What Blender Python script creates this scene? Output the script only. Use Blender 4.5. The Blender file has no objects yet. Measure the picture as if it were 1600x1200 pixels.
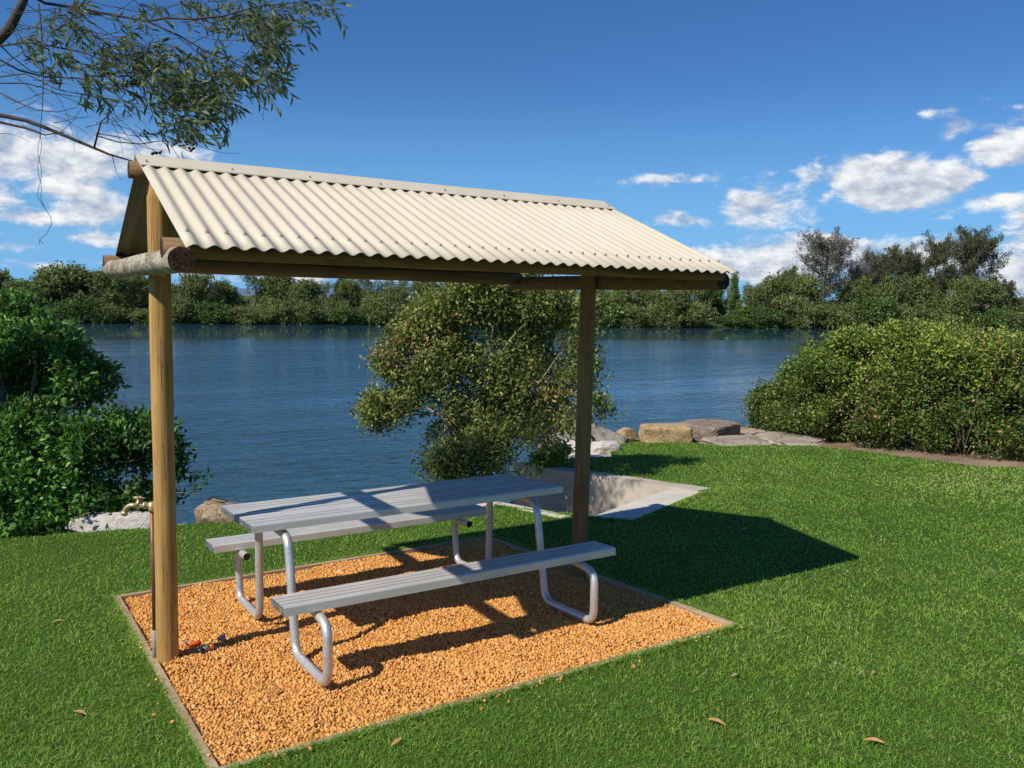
import bpy, bmesh, math, random
import numpy as np
from mathutils import Vector, Matrix, noise as mnoise

random.seed(7)
rng = np.random.default_rng(11)
SC = bpy.context.scene
COL = SC.collection

# ------------------------------------------------------------------ site constants (metres)
SX, SY = 0.00371, -0.0674                 # the lawn falls gently towards the river
WATER = -1.6
CAM = np.array([-0.845, -4.945, 2.104])
YAW, PITCH, ROLL, FPX = 32.6727, -5.7242, 1.1839, 1296.67
SUN_AZ, SUN_EL = 257.8, 46.0              # degrees clockwise from +Y


def gz(x, y):
    return SX * x + SY * y


def cam_axes():
    yw, pt, rl = [math.radians(a) for a in (YAW, PITCH, ROLL)]
    F = np.array([math.sin(yw) * math.cos(pt), math.cos(yw) * math.cos(pt), math.sin(pt)])
    R = np.array([math.cos(yw), -math.sin(yw), 0.0])
    U = np.cross(R, F)
    c, s = math.cos(rl), math.sin(rl)
    return F, c * R + s * U, -s * R + c * U


CF, CR, CU = cam_axes()


def sight(u, v):
    d = CF + (u - 800) / FPX * CR - (v - 600) / FPX * CU
    return d / np.linalg.norm(d)


def spot(u, v, depth):
    d = sight(u, v)
    return CAM + d * depth / (d @ CF)


# ------------------------------------------------------------------ object helpers
def tag(o, label=None, cat=None, group=None, kind=None):
    if label: o['label'] = label
    if cat: o['category'] = cat
    if group: o['group'] = group
    if kind: o['kind'] = kind
    return o


def empty(name, loc=(0, 0, 0), rot=(0, 0, 0)):
    o = bpy.data.objects.new(name, None)
    COL.objects.link(o)
    o.location = loc
    o.rotation_euler = rot
    o.empty_display_size = 0.1
    return o


def link(name, me, parent=None, loc=None, rot=None):
    o = bpy.data.objects.new(name, me)
    COL.objects.link(o)
    if parent: o.parent = parent
    if loc is not None: o.location = loc
    if rot is not None: o.rotation_euler = rot
    return o


def np_mesh(name, verts, faces, mats, tint=None, smooth=False, midx=None):
    """faces: (n,k) int array or list of such arrays."""
    verts = np.asarray(verts, np.float32)
    if isinstance(faces, np.ndarray): faces = [faces]
    me = bpy.data.meshes.new(name)
    me.vertices.add(len(verts))
    me.vertices.foreach_set('co', verts.ravel())
    lv = np.concatenate([f.ravel() for f in faces]).astype(np.int32)
    tot = np.concatenate([np.full(len(f), f.shape[1], np.int32) for f in faces])
    st = np.zeros(len(tot), np.int32)
    st[1:] = np.cumsum(tot)[:-1]
    me.loops.add(len(lv))
    me.loops.foreach_set('vertex_index', lv)
    me.polygons.add(len(tot))
    me.polygons.foreach_set('loop_start', st)
    me.polygons.foreach_set('loop_total', tot)
    if smooth: me.polygons.foreach_set('use_smooth', np.ones(len(tot), bool))
    if midx is not None: me.polygons.foreach_set('material_index', np.asarray(midx, np.int32))
    for m in (mats if isinstance(mats, (list, tuple)) else [mats]): me.materials.append(m)
    if tint is not None:
        a = me.attributes.new('tint', 'FLOAT', 'POINT')
        a.data.foreach_set('value', np.asarray(tint, np.float32))
    me.update()
    me.validate()
    return me


def bm_mesh(name, bm, mats, smooth=False):
    me = bpy.data.meshes.new(name)
    bmesh.ops.recalc_face_normals(bm, faces=bm.faces)
    bm.to_mesh(me)
    bm.free()
    for m in (mats if isinstance(mats, (list, tuple)) else [mats]): me.materials.append(m)
    if smooth: me.polygons.foreach_set('use_smooth', np.ones(len(me.polygons), bool))
    return me


def smooth_by_angle(me, deg=35):
    bm = bmesh.new(); bm.from_mesh(me)
    for f in bm.faces: f.smooth = True
    for e in bm.edges:
        if len(e.link_faces) == 2 and e.calc_face_angle(0) > math.radians(deg): e.smooth = False
    bm.to_mesh(me); bm.free()
    return me


def box(bm, lo, hi, bevel=0.0, mat=0):
    r = bmesh.ops.create_cube(bm, size=1)
    for v in r['verts']:
        v.co = Vector([lo[i] + (v.co[i] + .5) * (hi[i] - lo[i]) for i in range(3)])
    es = list({e for v in r['verts'] for e in v.link_edges})
    fs = list({f for v in r['verts'] for f in v.link_faces})
    for f in fs: f.material_index = mat
    if bevel:
        bmesh.ops.bevel(bm, geom=es, offset=bevel, segments=2, affect='EDGES', profile=.5)


def frames(pts):
    """parallel-transport frames along a polyline"""
    pts = [Vector(p) for p in pts]
    tans = []
    for i in range(len(pts)):
        a = pts[max(i - 1, 0)]; b = pts[min(i + 1, len(pts) - 1)]
        tans.append((b - a).normalized())
    n = tans[0].orthogonal().normalized()
    out = []
    for i, t in enumerate(tans):
        n = (n - t * n.dot(t))
        n = n.normalized() if n.length > 1e-6 else t.orthogonal().normalized()
        out.append((pts[i], t, n, t.cross(n)))
    return out


def tube(bm, pts, rad, seg=10, cap=True, mat=0, capmat=None, wob=0.0):
    fr = frames(pts)
    rr = rad if hasattr(rad, '__len__') else [rad] * len(pts)
    rings = []
    for (p, t, n, b), r in zip(fr, rr):
        ring = []
        for k in range(seg):
            a = 2 * math.pi * k / seg
            q = r
            if wob: q = r * (1 + wob * mnoise.noise(Vector((p.x * 3 + math.cos(a) * 1.3, p.y * 3 + math.sin(a) * 1.3, p.z * 3))))
            ring.append(bm.verts.new(p + n * (math.cos(a) * q) + b * (math.sin(a) * q)))
        rings.append(ring)
    for i in range(len(rings) - 1):
        for k in range(seg):
            f = bm.faces.new((rings[i][k], rings[i][(k + 1) % seg], rings[i + 1][(k + 1) % seg], rings[i + 1][k]))
            f.smooth = True; f.material_index = mat
    if cap:
        for ring in (rings[0], rings[-1]):
            f = bm.faces.new(ring); f.material_index = mat if capmat is None else capmat
    return rings


def bent(pts, r, n=6):
    """round the corners of a polyline"""
    pts = [Vector(p) for p in pts]
    out = [pts[0]]
    for i in range(1, len(pts) - 1):
        a, b, c = pts[i - 1], pts[i], pts[i + 1]
        d1 = (a - b); d2 = (c - b)
        q = min(r, d1.length * .49, d2.length * .49)
        s = b + d1.normalized() * q; e = b + d2.normalized() * q
        for k in range(n + 1):
            t = k / n
            out.append(s * (1 - t) ** 2 + b * 2 * t * (1 - t) + e * t * t)
    out.append(pts[-1])
    return out


# ------------------------------------------------------------------ node helpers
class NT:
    def __init__(self, mat):
        self.t = mat.node_tree; self.n = self.t.nodes; self.l = self.t.links

    def node(self, typ, **kw):
        n = self.n.new(typ)
        for k, v in kw.items(): setattr(n, k, v)
        return n

    def set(self, n, **kw):
        for k, v in kw.items():
            n.inputs[k.replace('_', ' ')].default_value = v
        return n

    def link(self, a, b): self.l.new(a, b)

    def math(self, op, a, b=None, c=None, clamp=False):
        n = self.n.new('ShaderNodeMath'); n.operation = op; n.use_clamp = clamp
        for i, v in enumerate((a, b, c)):
            if v is None: continue
            if hasattr(v, 'is_output'): self.l.new(v, n.inputs[i])
            else: n.inputs[i].default_value = v
        return n.outputs[0]

    def ramp(self, fac, stops, interp='LINEAR'):
        n = self.n.new('ShaderNodeValToRGB'); n.color_ramp.interpolation = interp
        el = n.color_ramp.elements
        while len(el) < len(stops): el.new(0.5)
        for e, (p, c) in zip(el, stops):
            e.position = p; e.color = (*c, 1) if len(c) == 3 else c
        self.l.new(fac, n.inputs[0])
        return n.outputs[0]

    def noise(self, vec, scale, detail=4, rough=.55, dist=0.0):
        n = self.n.new('ShaderNodeTexNoise')
        n.inputs['Scale'].default_value = scale; n.inputs['Detail'].default_value = detail
        n.inputs['Roughness'].default_value = rough; n.inputs['Distortion'].default_value = dist
        if vec is not None: self.l.new(vec, n.inputs['Vector'])
        return n.outputs[0]

    def mapping(self, vec, scale=(1, 1, 1), rot=(0, 0, 0), loc=(0, 0, 0)):
        n = self.n.new('ShaderNodeMapping')
        n.inputs['Scale'].default_value = scale; n.inputs['Rotation'].default_value = rot
        n.inputs['Location'].default_value = loc
        self.l.new(vec, n.inputs['Vector'])
        return n.outputs[0]

    def mix(self, fac, a, b, blend='MIX'):
        n = self.n.new('ShaderNodeMix'); n.data_type = 'RGBA'; n.blend_type = blend
        for s, v in ((n.inputs[0], fac), (n.inputs[6], a), (n.inputs[7], b)):
            if hasattr(v, 'is_output'): self.l.new(v, s)
            else: s.default_value = v if not isinstance(v, tuple) or len(v) == 4 else (*v, 1)
        return n.outputs[2]

    def bump(self, h, strength=.5, dist=.01, normal=None):
        n = self.n.new('ShaderNodeBump')
        n.inputs['Strength'].default_value = strength; n.inputs['Distance'].default_value = dist
        self.l.new(h, n.inputs['Height'])
        if normal is not None: self.l.new(normal, n.inputs['Normal'])
        return n.outputs[0]


def material(name, rough=.6, metal=0.0, spec=.5):
    m = bpy.data.materials.new(name); m.use_nodes = True
    T = NT(m)
    b = m.node_tree.nodes['Principled BSDF']
    b.inputs['Roughness'].default_value = rough
    b.inputs['Metallic'].default_value = metal
    b.inputs['Specular IOR Level'].default_value = spec
    tc = T.node('ShaderNodeTexCoord')
    return m, T, b, tc.outputs['Object']


def plain(name, col, rough=.5, metal=0.0, var=.15, scale=30, bump=.0):
    m, T, b, co = material(name, rough, metal)
    n = T.noise(co, scale, 4)
    c = T.ramp(n, [(.3, tuple(x * (1 - var) for x in col)), (.7, tuple(min(1, x * (1 + var)) for x in col))])
    T.link(c, b.inputs['Base Color'])
    if bump: T.link(T.bump(n, bump, .004), b.inputs['Normal'])
    return m


def foliage_mat(name, stops, trans=.3, rough=.42, spec=.4, tcol=None):
    m, T, b, co = material(name, rough, 0, spec)
    at = T.node('ShaderNodeAttribute', attribute_name='tint')
    c = T.ramp(at.outputs['Fac'], stops)
    T.link(c, b.inputs['Base Color'])
    tr = T.node('ShaderNodeBsdfTranslucent')
    T.link(T.mix(.5, c, tcol or (.25, .35, .03)), tr.inputs['Color'])
    mx = T.node('ShaderNodeMixShader'); mx.inputs[0].default_value = trans
    out = T.n['Material Output']
    T.link(b.outputs[0], mx.inputs[1]); T.link(tr.outputs[0], mx.inputs[2])
    T.link(mx.outputs[0], out.inputs['Surface'])
    return m


def wood_mat(name, dark, mid, light, axis='Z', grain=1.0, knots=True, rough=.75):
    m, T, b, co = material(name, rough, 0, .25)
    sc = {'Z': (14, 14, .8), 'X': (.8, 14, 14), 'Y': (14, .8, 14)}[axis]
    v = T.mapping(co, sc)
    g = T.noise(v, 2.2 * grain, 8, .62, .6)
    g2 = T.noise(T.mapping(co, tuple(s * 3.2 if s > 1 else s * 1.3 for s in sc)), 2.5, 5, .6)
    big = T.noise(co, 2.3, 3)
    f = T.math('ADD', T.math('MULTIPLY', g, .55), T.math('MULTIPLY', g2, .25))
    f = T.math('ADD', f, T.math('MULTIPLY', big, .2))
    c = T.ramp(f, [(.33, dark), (.5, mid), (.68, light)])
    # drying cracks: thin dark lines along the grain
    cr = T.noise(T.mapping(co, tuple(s * 2.0 if s > 1 else s * .55 for s in sc), loc=(3, 1, 7)), 1.6, 3, .5)
    crk = T.math('LESS_THAN', T.math('ABSOLUTE', T.math('SUBTRACT', cr, .5)), .006)
    c = T.mix(T.math('MULTIPLY', crk, .65), c, tuple(x * .25 for x in dark))
    if knots:
        vo = T.node('ShaderNodeTexVoronoi'); vo.inputs['Scale'].default_value = 3.1
        T.link(T.mapping(co, {'Z': (1.6, 1.6, 1), 'X': (1, 1.6, 1.6), 'Y': (1.6, 1, 1.6)}[axis]), vo.inputs['Vector'])
        k = T.math('SUBTRACT', 1, T.math('MULTIPLY', vo.outputs['Distance'], 9.0), clamp=True)
        c = T.mix(T.math('MULTIPLY', k, .75), c, tuple(x * .45 for x in dark))
    T.link(c, b.inputs['Base Color'])
    T.link(T.bump(T.math('SUBTRACT', f, T.math('MULTIPLY', crk, .3)), .55, .006), b.inputs['Normal'])
    return m


# ------------------------------------------------------------------ materials
M = {}
M['post'] = wood_mat('treated_pine', (.28, .15, .045), (.46, .27, .085), (.58, .37, .13))
M['post_shaded'] = wood_mat('treated_pine_shaded', (.17, .095, .035), (.27, .16, .06), (.36, .22, .09))  # same pine as the left post, with its shade painted in
M['log_x'] = wood_mat('log_brown', (.12, .075, .035), (.22, .135, .06), (.34, .22, .11), axis='X')
M['edge_x'] = wood_mat('edging_wood_x', (.26, .18, .10), (.42, .31, .19), (.54, .42, .27), axis='X')
M['edge_y'] = wood_mat('edging_wood_y', (.26, .18, .10), (.42, .31, .19), (.54, .42, .27), axis='Y')


def bark_log_mat():
    m, T, b, co = material('weathered_log', .8, 0, .2)
    w = T.noise(T.mapping(co, (5, 3.0, 5)), 1.7, 3, .5, 1.8)
    line = T.math('ABSOLUTE', T.math('SUBTRACT', w, .5))
    ln = T.ramp(line, [(.0, (1, 1, 1)), (.02, (.6, .6, .6)), (.05, (0, 0, 0))])
    big = T.noise(T.mapping(co, (6, 1.6, 6)), 1.4, 5, .6)
    c = T.ramp(big, [(.32, (.22, .16, .10)), (.46, (.38, .32, .23)), (.58, (.47, .43, .34)), (.75, (.36, .34, .23))])
    fine = T.noise(T.mapping(co, (40, 5, 40)), 3, 4)
    c = T.mix(.25, c, T.ramp(fine, [(.3, (.16, .12, .08)), (.7, (.6, .54, .42))]))
    c = T.mix(T.math('MULTIPLY', ln, .8), c, (.085, .055, .035))
    T.link(c, b.inputs['Base Color'])
    T.link(T.bump(T.math('ADD', w, T.math('MULTIPLY', fine, .4)), .6, .008), b.inputs['Normal'])
    return m


M['bark_log'] = bark_log_mat()


def endgrain():
    m, T, b, co = material('log_end_grain', .95, 0, .1)
    n = T.noise(co, 90, 6, .7)
    n2 = T.noise(co, 22, 4, .6, 1.0)
    c = T.ramp(T.math('ADD', T.math('MULTIPLY', n, .6), T.math('MULTIPLY', n2, .4)), [(.35, (.02, .012, .01)), (.5, (.075, .04, .025)), (.7, (.22, .14, .09))])
    T.link(c, b.inputs['Base Color'])
    T.link(T.bump(n, 1.0, .012), b.inputs['Normal'])
    return m


M['endgrain'] = endgrain()


def roof_mat(name, col, rough):
    m, T, b, co = material(name, rough, 0, .4)
    n = T.noise(T.mapping(co, (2.5, .6, .6)), 2.0, 6, .6)
    n2 = T.noise(co, 60, 3)
    f = T.math('ADD', T.math('MULTIPLY', n, .8), T.math('MULTIPLY', n2, .2))
    c = T.ramp(f, [(.3, tuple(x * .9 for x in col)), (.5, col), (.75, tuple(min(1, x * 1.05) for x in col))])
    sp = T.math('GREATER_THAN', T.noise(co, 120, 2), .73)
    c = T.mix(T.math('MULTIPLY', sp, .25), c, tuple(x * .55 for x in col))
    T.link(c, b.inputs['Base Color'])
    return m


M['cream'] = roof_mat('cream_roof_steel', (.65, .58, .435), .42)
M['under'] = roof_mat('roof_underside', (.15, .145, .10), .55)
M['screw'] = plain('roof_screw', (.42, .37, .28), .4, .3)


def alu_mat(name='brushed_aluminium', base=(.56, .58, .60), metal=.75, rough=.42):
    m, T, b, co = material(name, rough, metal, .5)
    v = T.mapping(co, (.8, 22, 22))
    n = T.noise(v, 3, 4, .6)
    big = T.noise(co, 3.2, 5, .65)
    f = T.math('ADD', T.math('MULTIPLY', n, .4), T.math('MULTIPLY', big, .6))
    c = T.ramp(f, [(.3, tuple(x * .82 for x in base)), (.55, base), (.75, tuple(min(1, x * 1.1) for x in base))])
    sp = T.math('GREATER_THAN', T.noise(T.mapping(co, (1, 1.6, 1)), 17, 3, .6), .725)
    c = T.mix(T.math('MULTIPLY', sp, .7), c, (.80, .79, .74))
    T.link(c, b.inputs['Base Color'])
    T.link(T.math('ADD', T.math('MULTIPLY', big, .25), rough - .12), b.inputs['Roughness'])
    T.link(T.bump(n, .03, .002), b.inputs['Normal'])
    return m


M['alu'] = alu_mat(base=(.72, .695, .64), metal=.35, rough=.40)
M['alu_groove_shade'] = alu_mat('aluminium_groove_shade', (.33, .325, .31), .35, .5)  # dark reflection stripes of the grooves, painted as a darker metal


def galv_mat():
    m, T, b, co = material('galvanised_pipe', .5, .6, .5)
    vo = T.node('ShaderNodeTexVoronoi'); vo.inputs['Scale'].default_value = 55
    T.link(co, vo.inputs['Vector'])
    big = T.noise(co, 5, 5, .65)
    f = T.math('ADD', T.math('MULTIPLY', vo.outputs['Distance'], .35), T.math('MULTIPLY', big, .75))
    c = T.ramp(f, [(.3, (.46, .46, .45)), (.5, (.62, .62, .60)), (.75, (.74, .73, .70))])
    T.link(c, b.inputs['Base Color'])
    T.link(T.math('ADD', T.math('MULTIPLY', big, .3), .3), b.inputs['Roughness'])
    return m


M['galv'] = galv_mat()


def endcap_mat():
    m, T, b, co = material('plank_end_cap', .4, .7, .5)
    n = T.noise(co, 55, 4, .7, .8)
    c = T.ramp(n, [(.36, (.06, .06, .065)), (.48, (.30, .31, .32)), (.56, (.42, .43, .44)), (.68, (.85, .85, .84))])
    T.link(c, b.inputs['Base Color'])
    T.link(T.bump(n, .8, .006), b.inputs['Normal'])
    return m


M['endcap'] = endcap_mat()
M['black'] = plain('black_bore_shade', (.008, .008, .008), .9)  # shade inside open pipe and hose ends, painted black
M['black_plastic'] = plain('black_plastic', (.02, .02, .022), .4)
M['red_plastic'] = plain('red_orange_plastic', (.75, .09, .02), .4)
M['orange_plastic'] = plain('orange_plastic', (.80, .20, .03), .4)
M['grey_plastic'] = plain('grey_plastic', (.28, .28, .29), .35)
M['brass'] = plain('dull_brass', (.52, .40, .22), .45, .55, .25, 60)
M['copper'] = plain('brown_copper_pipe', (.22, .10, .065), .5, .35, .3, 25)
M['zinc'] = plain('grey_pipe_sleeve', (.34, .33, .31), .6, .2, .3, 40)


def concrete_mat(name, a, b_, c_):
    m, T, b, co = material(name, .85, 0, .25)
    n = T.noise(co, 1.6, 7, .65); n2 = T.noise(co, 28, 5, .6); n3 = T.noise(T.mapping(co, (1, 1, 3)), 3.5, 4)
    f = T.math('ADD', T.math('MULTIPLY', n, .5), T.math('ADD', T.math('MULTIPLY', n2, .2), T.math('MULTIPLY', n3, .3)))
    T.link(T.ramp(f, [(.32, a), (.5, b_), (.68, c_)]), b.inputs['Base Color'])
    T.link(T.bump(T.math('ADD', n2, n), .35, .006), b.inputs['Normal'])
    return m


M['wall_conc'] = concrete_mat('old_concrete', (.30, .26, .20), (.43, .38, .30), (.54, .49, .40))
M['ramp_conc'] = concrete_mat('pale_concrete', (.46, .42, .36), (.57, .53, .46), (.66, .62, .55))


def rock_mat(name, a, b_, c_, sc=3.0, ck=.6):
    m, T, b, co = material(name, .9, 0, .2)
    n = T.noise(co, sc, 8, .65, .4); n2 = T.noise(co, sc * 12, 5, .65)
    n3 = T.noise(T.mapping(co, (1, 1, 5)), sc * .8, 4)
    f = T.math('ADD', T.math('MULTIPLY', n, .5), T.math('ADD', T.math('MULTIPLY', n2, .2), T.math('MULTIPLY', n3, .3)))
    T.link(T.ramp(f, [(.33, a), (.5, b_), (.66, c_)]), b.inputs['Base Color'])
    vo = T.node('ShaderNodeTexVoronoi', feature='DISTANCE_TO_EDGE'); vo.inputs['Scale'].default_value = sc * .9
    wv = T.node('ShaderNodeVectorMath', operation='ADD'); T.link(co, wv.inputs[0])
    nv = T.node('ShaderNodeTexNoise'); nv.inputs['Scale'].default_value = sc * 1.6; nv.inputs['Detail'].default_value = 5
    T.link(co, nv.inputs['Vector']); T.link(nv.outputs['Color'], wv.inputs[1]); T.link(wv.outputs[0], vo.inputs['Vector'])
    crack = T.math('SUBTRACT', 1.0, T.math('MULTIPLY', vo.outputs['Distance'], 45.0), clamp=True)
    lich = T.ramp(T.noise(co, sc * 5, 6, .7, .6), [(.56, (0, 0, 0)), (.66, (1, 1, 1))])
    base = T.ramp(f, [(.33, a), (.5, b_), (.66, c_)])
    base = T.mix(T.math('MULTIPLY', lich, .45), base, tuple(x * .45 for x in b_))
    base = T.mix(T.math('MULTIPLY', crack, ck), base, tuple(x * .2 for x in a))
    T.link(base, b.inputs['Base Color'])
    T.link(T.bump(T.math('SUBTRACT', T.math('ADD', n, T.math('MULTIPLY', n2, .7)), T.math('MULTIPLY', crack, ck * .7)), .85, .035), b.inputs['Normal'])
    return m


M['rock_white'] = rock_mat('pale_rock', (.40, .35, .30), (.58, .53, .47), (.68, .64, .58), 1.6, .12)
M['rock_tan'] = rock_mat('sandstone', (.34, .21, .09), (.52, .37, .19), (.62, .49, .30))
M['rock_mix'] = rock_mat('tan_grey_rock', (.22, .16, .10), (.40, .31, .20), (.56, .46, .32))
M['rock_grey'] = rock_mat('grey_rock', (.16, .145, .125), (.32, .29, .25), (.46, .43, .38))
M['rock_brown'] = rock_mat('brown_rock', (.15, .12, .09), (.29, .235, .18), (.38, .32, .25))
M['slab'] = rock_mat('flat_stone', (.24, .19, .14), (.38, .32, .25), (.47, .41, .33), 1.4)


def soil_mat():
    m, T, b, co = material('bank_soil', .95, 0, .1)
    n = T.noise(co, 1.1, 8, .65); n2 = T.noise(co, 22, 6, .7)
    f = T.math('ADD', T.math('MULTIPLY', n, .5), T.math('MULTIPLY', n2, .5))
    c = T.ramp(f, [(.34, (.09, .065, .04)), (.48, (.25, .18, .12)), (.6, (.38, .29, .20)), (.72, (.50, .41, .30))])
    sep = T.node('ShaderNodeSeparateXYZ'); T.link(co, sep.inputs[0])
    low = T.math('MULTIPLY', T.math('SUBTRACT', -.5, sep.outputs['Z']), 2.2, clamp=True)
    c = T.mix(low, c, (.03, .026, .02))
    T.link(c, b.inputs['Base Color'])
    T.link(T.bump(n2, .8, .03), b.inputs['Normal'])
    return m


M['soil'] = soil_mat()


def lawn_mat():
    m, T, b, co = material('lawn_ground', .95, 0, .1)
    n = T.noise(co, .8, 5, .6); n2 = T.noise(co, 60, 4, .7)
    f = T.math('ADD', T.math('MULTIPLY', n, .4), T.math('MULTIPLY', n2, .6))
    T.link(T.ramp(f, [(.35, (.03, .055, .010)), (.55, (.06, .11, .018)), (.7, (.10, .13, .035))]), b.inputs['Base Color'])
    return m


M['lawn'] = lawn_mat()
M['grass'] = foliage_mat('grass_blades', [(0, (0.0644, 0.1512, 0.0198)), (.35, (0.1333, 0.2824, 0.0356)), (.7, (0.2472, 0.4336, 0.0593)), (.93, (0.4083, 0.5647, 0.1089)), (1, (0.85, 0.7664, 0.3563))],
                         .45, .6, .2, (.30, .46, .06))


def gravel_mat(name, stones=True):
    m, T, b, co = material(name, .85, 0, .25)
    if stones:
        at = T.node('ShaderNodeAttribute', attribute_name='tint')
        c = T.ramp(at.outputs['Fac'], [(0, (.28, .11, .03)), (.2, (.50, .205, .045)), (.6, (.80, .40, .105)), (.9, (.84, .51, .18)), (1, (.76, .55, .32))])
        n = T.noise(co, 160, 3, .6)
        c = T.mix(.35, c, T.ramp(n, [(.35, (.40, .15, .032)), (.65, (.82, .46, .14))]))
    else:
        n = T.noise(co, 90, 4, .6)
        c = T.ramp(n, [(.35, (.16, .065, .018)), (.6, (.42, .18, .045))])
    T.link(c, b.inputs['Base Color'])
    return m


M['gravel'] = gravel_mat('orange_gravel')
M['gravel_bed'] = gravel_mat('gravel_bed_base', False)

M['leaf_mangrove'] = foliage_mat('glossy_bush_leaves', [(0, (0.0273, 0.078, 0.0156)), (.4, (0.078, 0.2048, 0.0312)), (.8, (0.1658, 0.3608, 0.0546)), (1, (0.3315, 0.546, 0.0975))], .28, .5, .3, (.20, .36, .04))
M['leaf_olive'] = foliage_mat('olive_tree_leaves', [(0, (0.0538, 0.0768, 0.0184)), (.4, (0.129, 0.1766, 0.0405)), (.75, (0.233, 0.2976, 0.0699)), (.92, (0.3763, 0.4032, 0.1104)), (1, (0.5376, 0.3264, 0.1472))], .3, .5, .3, (.28, .30, .05))
M['leaf_hedge'] = foliage_mat('hedge_leaves', [(0, (0.0415, 0.0734, 0.0136)), (.4, (0.1141, 0.1689, 0.0306)), (.75, (0.2489, 0.3672, 0.051)), (.93, (0.4355, 0.5141, 0.085)), (1, (0.5392, 0.3305, 0.136))], .3, .5, .3, (.26, .38, .04))
M['leaf_gum'] = foliage_mat('gum_leaves', [(0, (0.039, 0.0624, 0.0286)), (.5, (0.091, 0.13, 0.0546)), (.9, (0.195, 0.247, 0.078)), (1, (0.39, 0.39, 0.13))], .35, .5, .3, (.30, .38, .08))
M['leaf_far'] = foliage_mat('far_tree_leaves', [(0, (0.0667, 0.092, 0.0287)), (.45, (0.1587, 0.2024, 0.0644)), (.8, (0.276, 0.3162, 0.1069)), (1, (0.391, 0.4025, 0.161))], .28, .7, .15, (.24, .29, .07))
M['leaf_far_green'] = foliage_mat('far_green_leaves', [(0, (0.0374, 0.0765, 0.0204)), (.5, (0.1054, 0.1785, 0.0459)), (1, (0.238, 0.34, 0.085))], .2, .6, .2, (.12, .18, .03))
M['leaf_sheoak'] = foliage_mat('sheoak_leaves', [(0, (.11, .10, .07)), (.5, (.24, .225, .165)), (1, (.38, .36, .28))], .3, .7, .15, (.3, .28, .18))
M['leaf_darkoak'] = foliage_mat('dark_sheoak_leaves', [(0, (.055, .062, .030)), (.5, (.135, .150, .075)), (1, (.24, .25, .13))], .28, .7, .15, (.25, .27, .11))
M['bark_pale'] = plain('pale_bark', (.36, .31, .25), .9, 0, .4, 14, .5)
M['bark_grey'] = plain('grey_bark', (.24, .20, .16), .9, 0, .4, 14, .5)
M['bark_dark'] = plain('dark_bark', (.060, .045, .035), .9, 0, .4, 18, .5)
M['bark_mid'] = plain('brown_bark', (.15, .115, .085), .9, 0, .4, 18, .5)
M['dry_leaf'] = plain('dry_leaf', (.48, .27, .10), .7, 0, .3, 60)
M['dry_leaf_pale'] = plain('pale_dry_leaf', (.52, .38, .20), .7, 0, .3, 60)


def water_mat():
    m, T, b, co = material('river_water', .03, 0, 1.0)
    b.inputs['Base Color'].default_value = (.034, .092, .138, 1)
    b.inputs['IOR'].default_value = 1.6
    sep = T.node('ShaderNodeSeparateXYZ'); T.link(co, sep.inputs[0])
    X, Y = sep.outputs['X'], sep.outputs['Y']
    # distance to the line of the far bank (bank runs from about (6,106) to (160,79))
    d = T.math('SUBTRACT', 107.0, T.math('ADD', Y, T.math('MULTIPLY', X, .175)))
    wob = T.noise(T.mapping(co, (.018, .07, 1), (0, 0, -.17)), 1.0, 3, .55)
    d = T.math('ADD', d, T.math('MULTIPLY', T.math('SUBTRACT', wob, .5), 46.0))
    calm = T.n.new('ShaderNodeMapRange'); calm.interpolation_type = 'SMOOTHSTEP'
    T.link(d, calm.inputs[0])
    calm.inputs[1].default_value = 24; calm.inputs[2].default_value = 38
    calm.inputs[3].default_value = .05; calm.inputs[4].default_value = 1.0
    w1 = T.noise(T.mapping(co, (1.0, 2.5, 1), (0, 0, .68)), 1.15, 4, .55, .5)
    w2 = T.noise(T.mapping(co, (1.0, 2.2, 1), (0, 0, .42)), 4.2, 3, .55, .3)
    w3 = T.noise(T.mapping(co, (.22, .75, 1), (0, 0, .60)), .8, 3, .5)
    lane = T.noise(T.mapping(co, (.02, .11, 1), (0, 0, .52)), 1.0, 4, .55, .4)
    lane = T.ramp(lane, [(.36, (.35, .35, .35)), (.62, (1.25, 1.25, 1.25))])
    h = T.math('ADD', T.math('MULTIPLY', w1, .6), T.math('ADD', T.math('MULTIPLY', w2, .16), T.math('MULTIPLY', w3, .7)))
    cd_ = T.node('ShaderNodeVectorMath', operation='DISTANCE'); T.link(co, cd_.inputs[0]); cd_.inputs[1].default_value = (float(CAM[0]), float(CAM[1]), WATER)
    fade = T.math('DIVIDE', 1.0, T.math('ADD', 1.0, T.math('MULTIPLY', cd_.outputs['Value'], .16)))
    h = T.math('MULTIPLY', T.math('MULTIPLY', T.math('MULTIPLY', h, fade), lane), calm.outputs[0])
    T.link(T.bump(h, 1.0, 1.05), b.inputs['Normal'])
    return m


M['water'] = water_mat()


def field_mat():
    m, T, b, co = material('far_field', .95, 0, .1)
    n = T.noise(co, .02, 6, .6); n2 = T.noise(co, .5, 4)
    f = T.math('ADD', T.math('MULTIPLY', n, .6), T.math('MULTIPLY', n2, .4))
    T.link(T.ramp(f, [(.35, (.05, .075, .02)), (.55, (.09, .12, .035)), (.7, (.15, .15, .06))]), b.inputs['Base Color'])
    return m


M['field'] = field_mat()
M['hill'] = plain('distant_hill', (.10, .16, .25), 1, 0, .15, .004)
M['house_wall'] = plain('house_wall', (.45, .43, .40), .8)
M['house_roof'] = plain('house_roof', (.50, .56, .64), .5)
M['window'] = plain('window_glass', (.03, .04, .05), .1)

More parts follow.
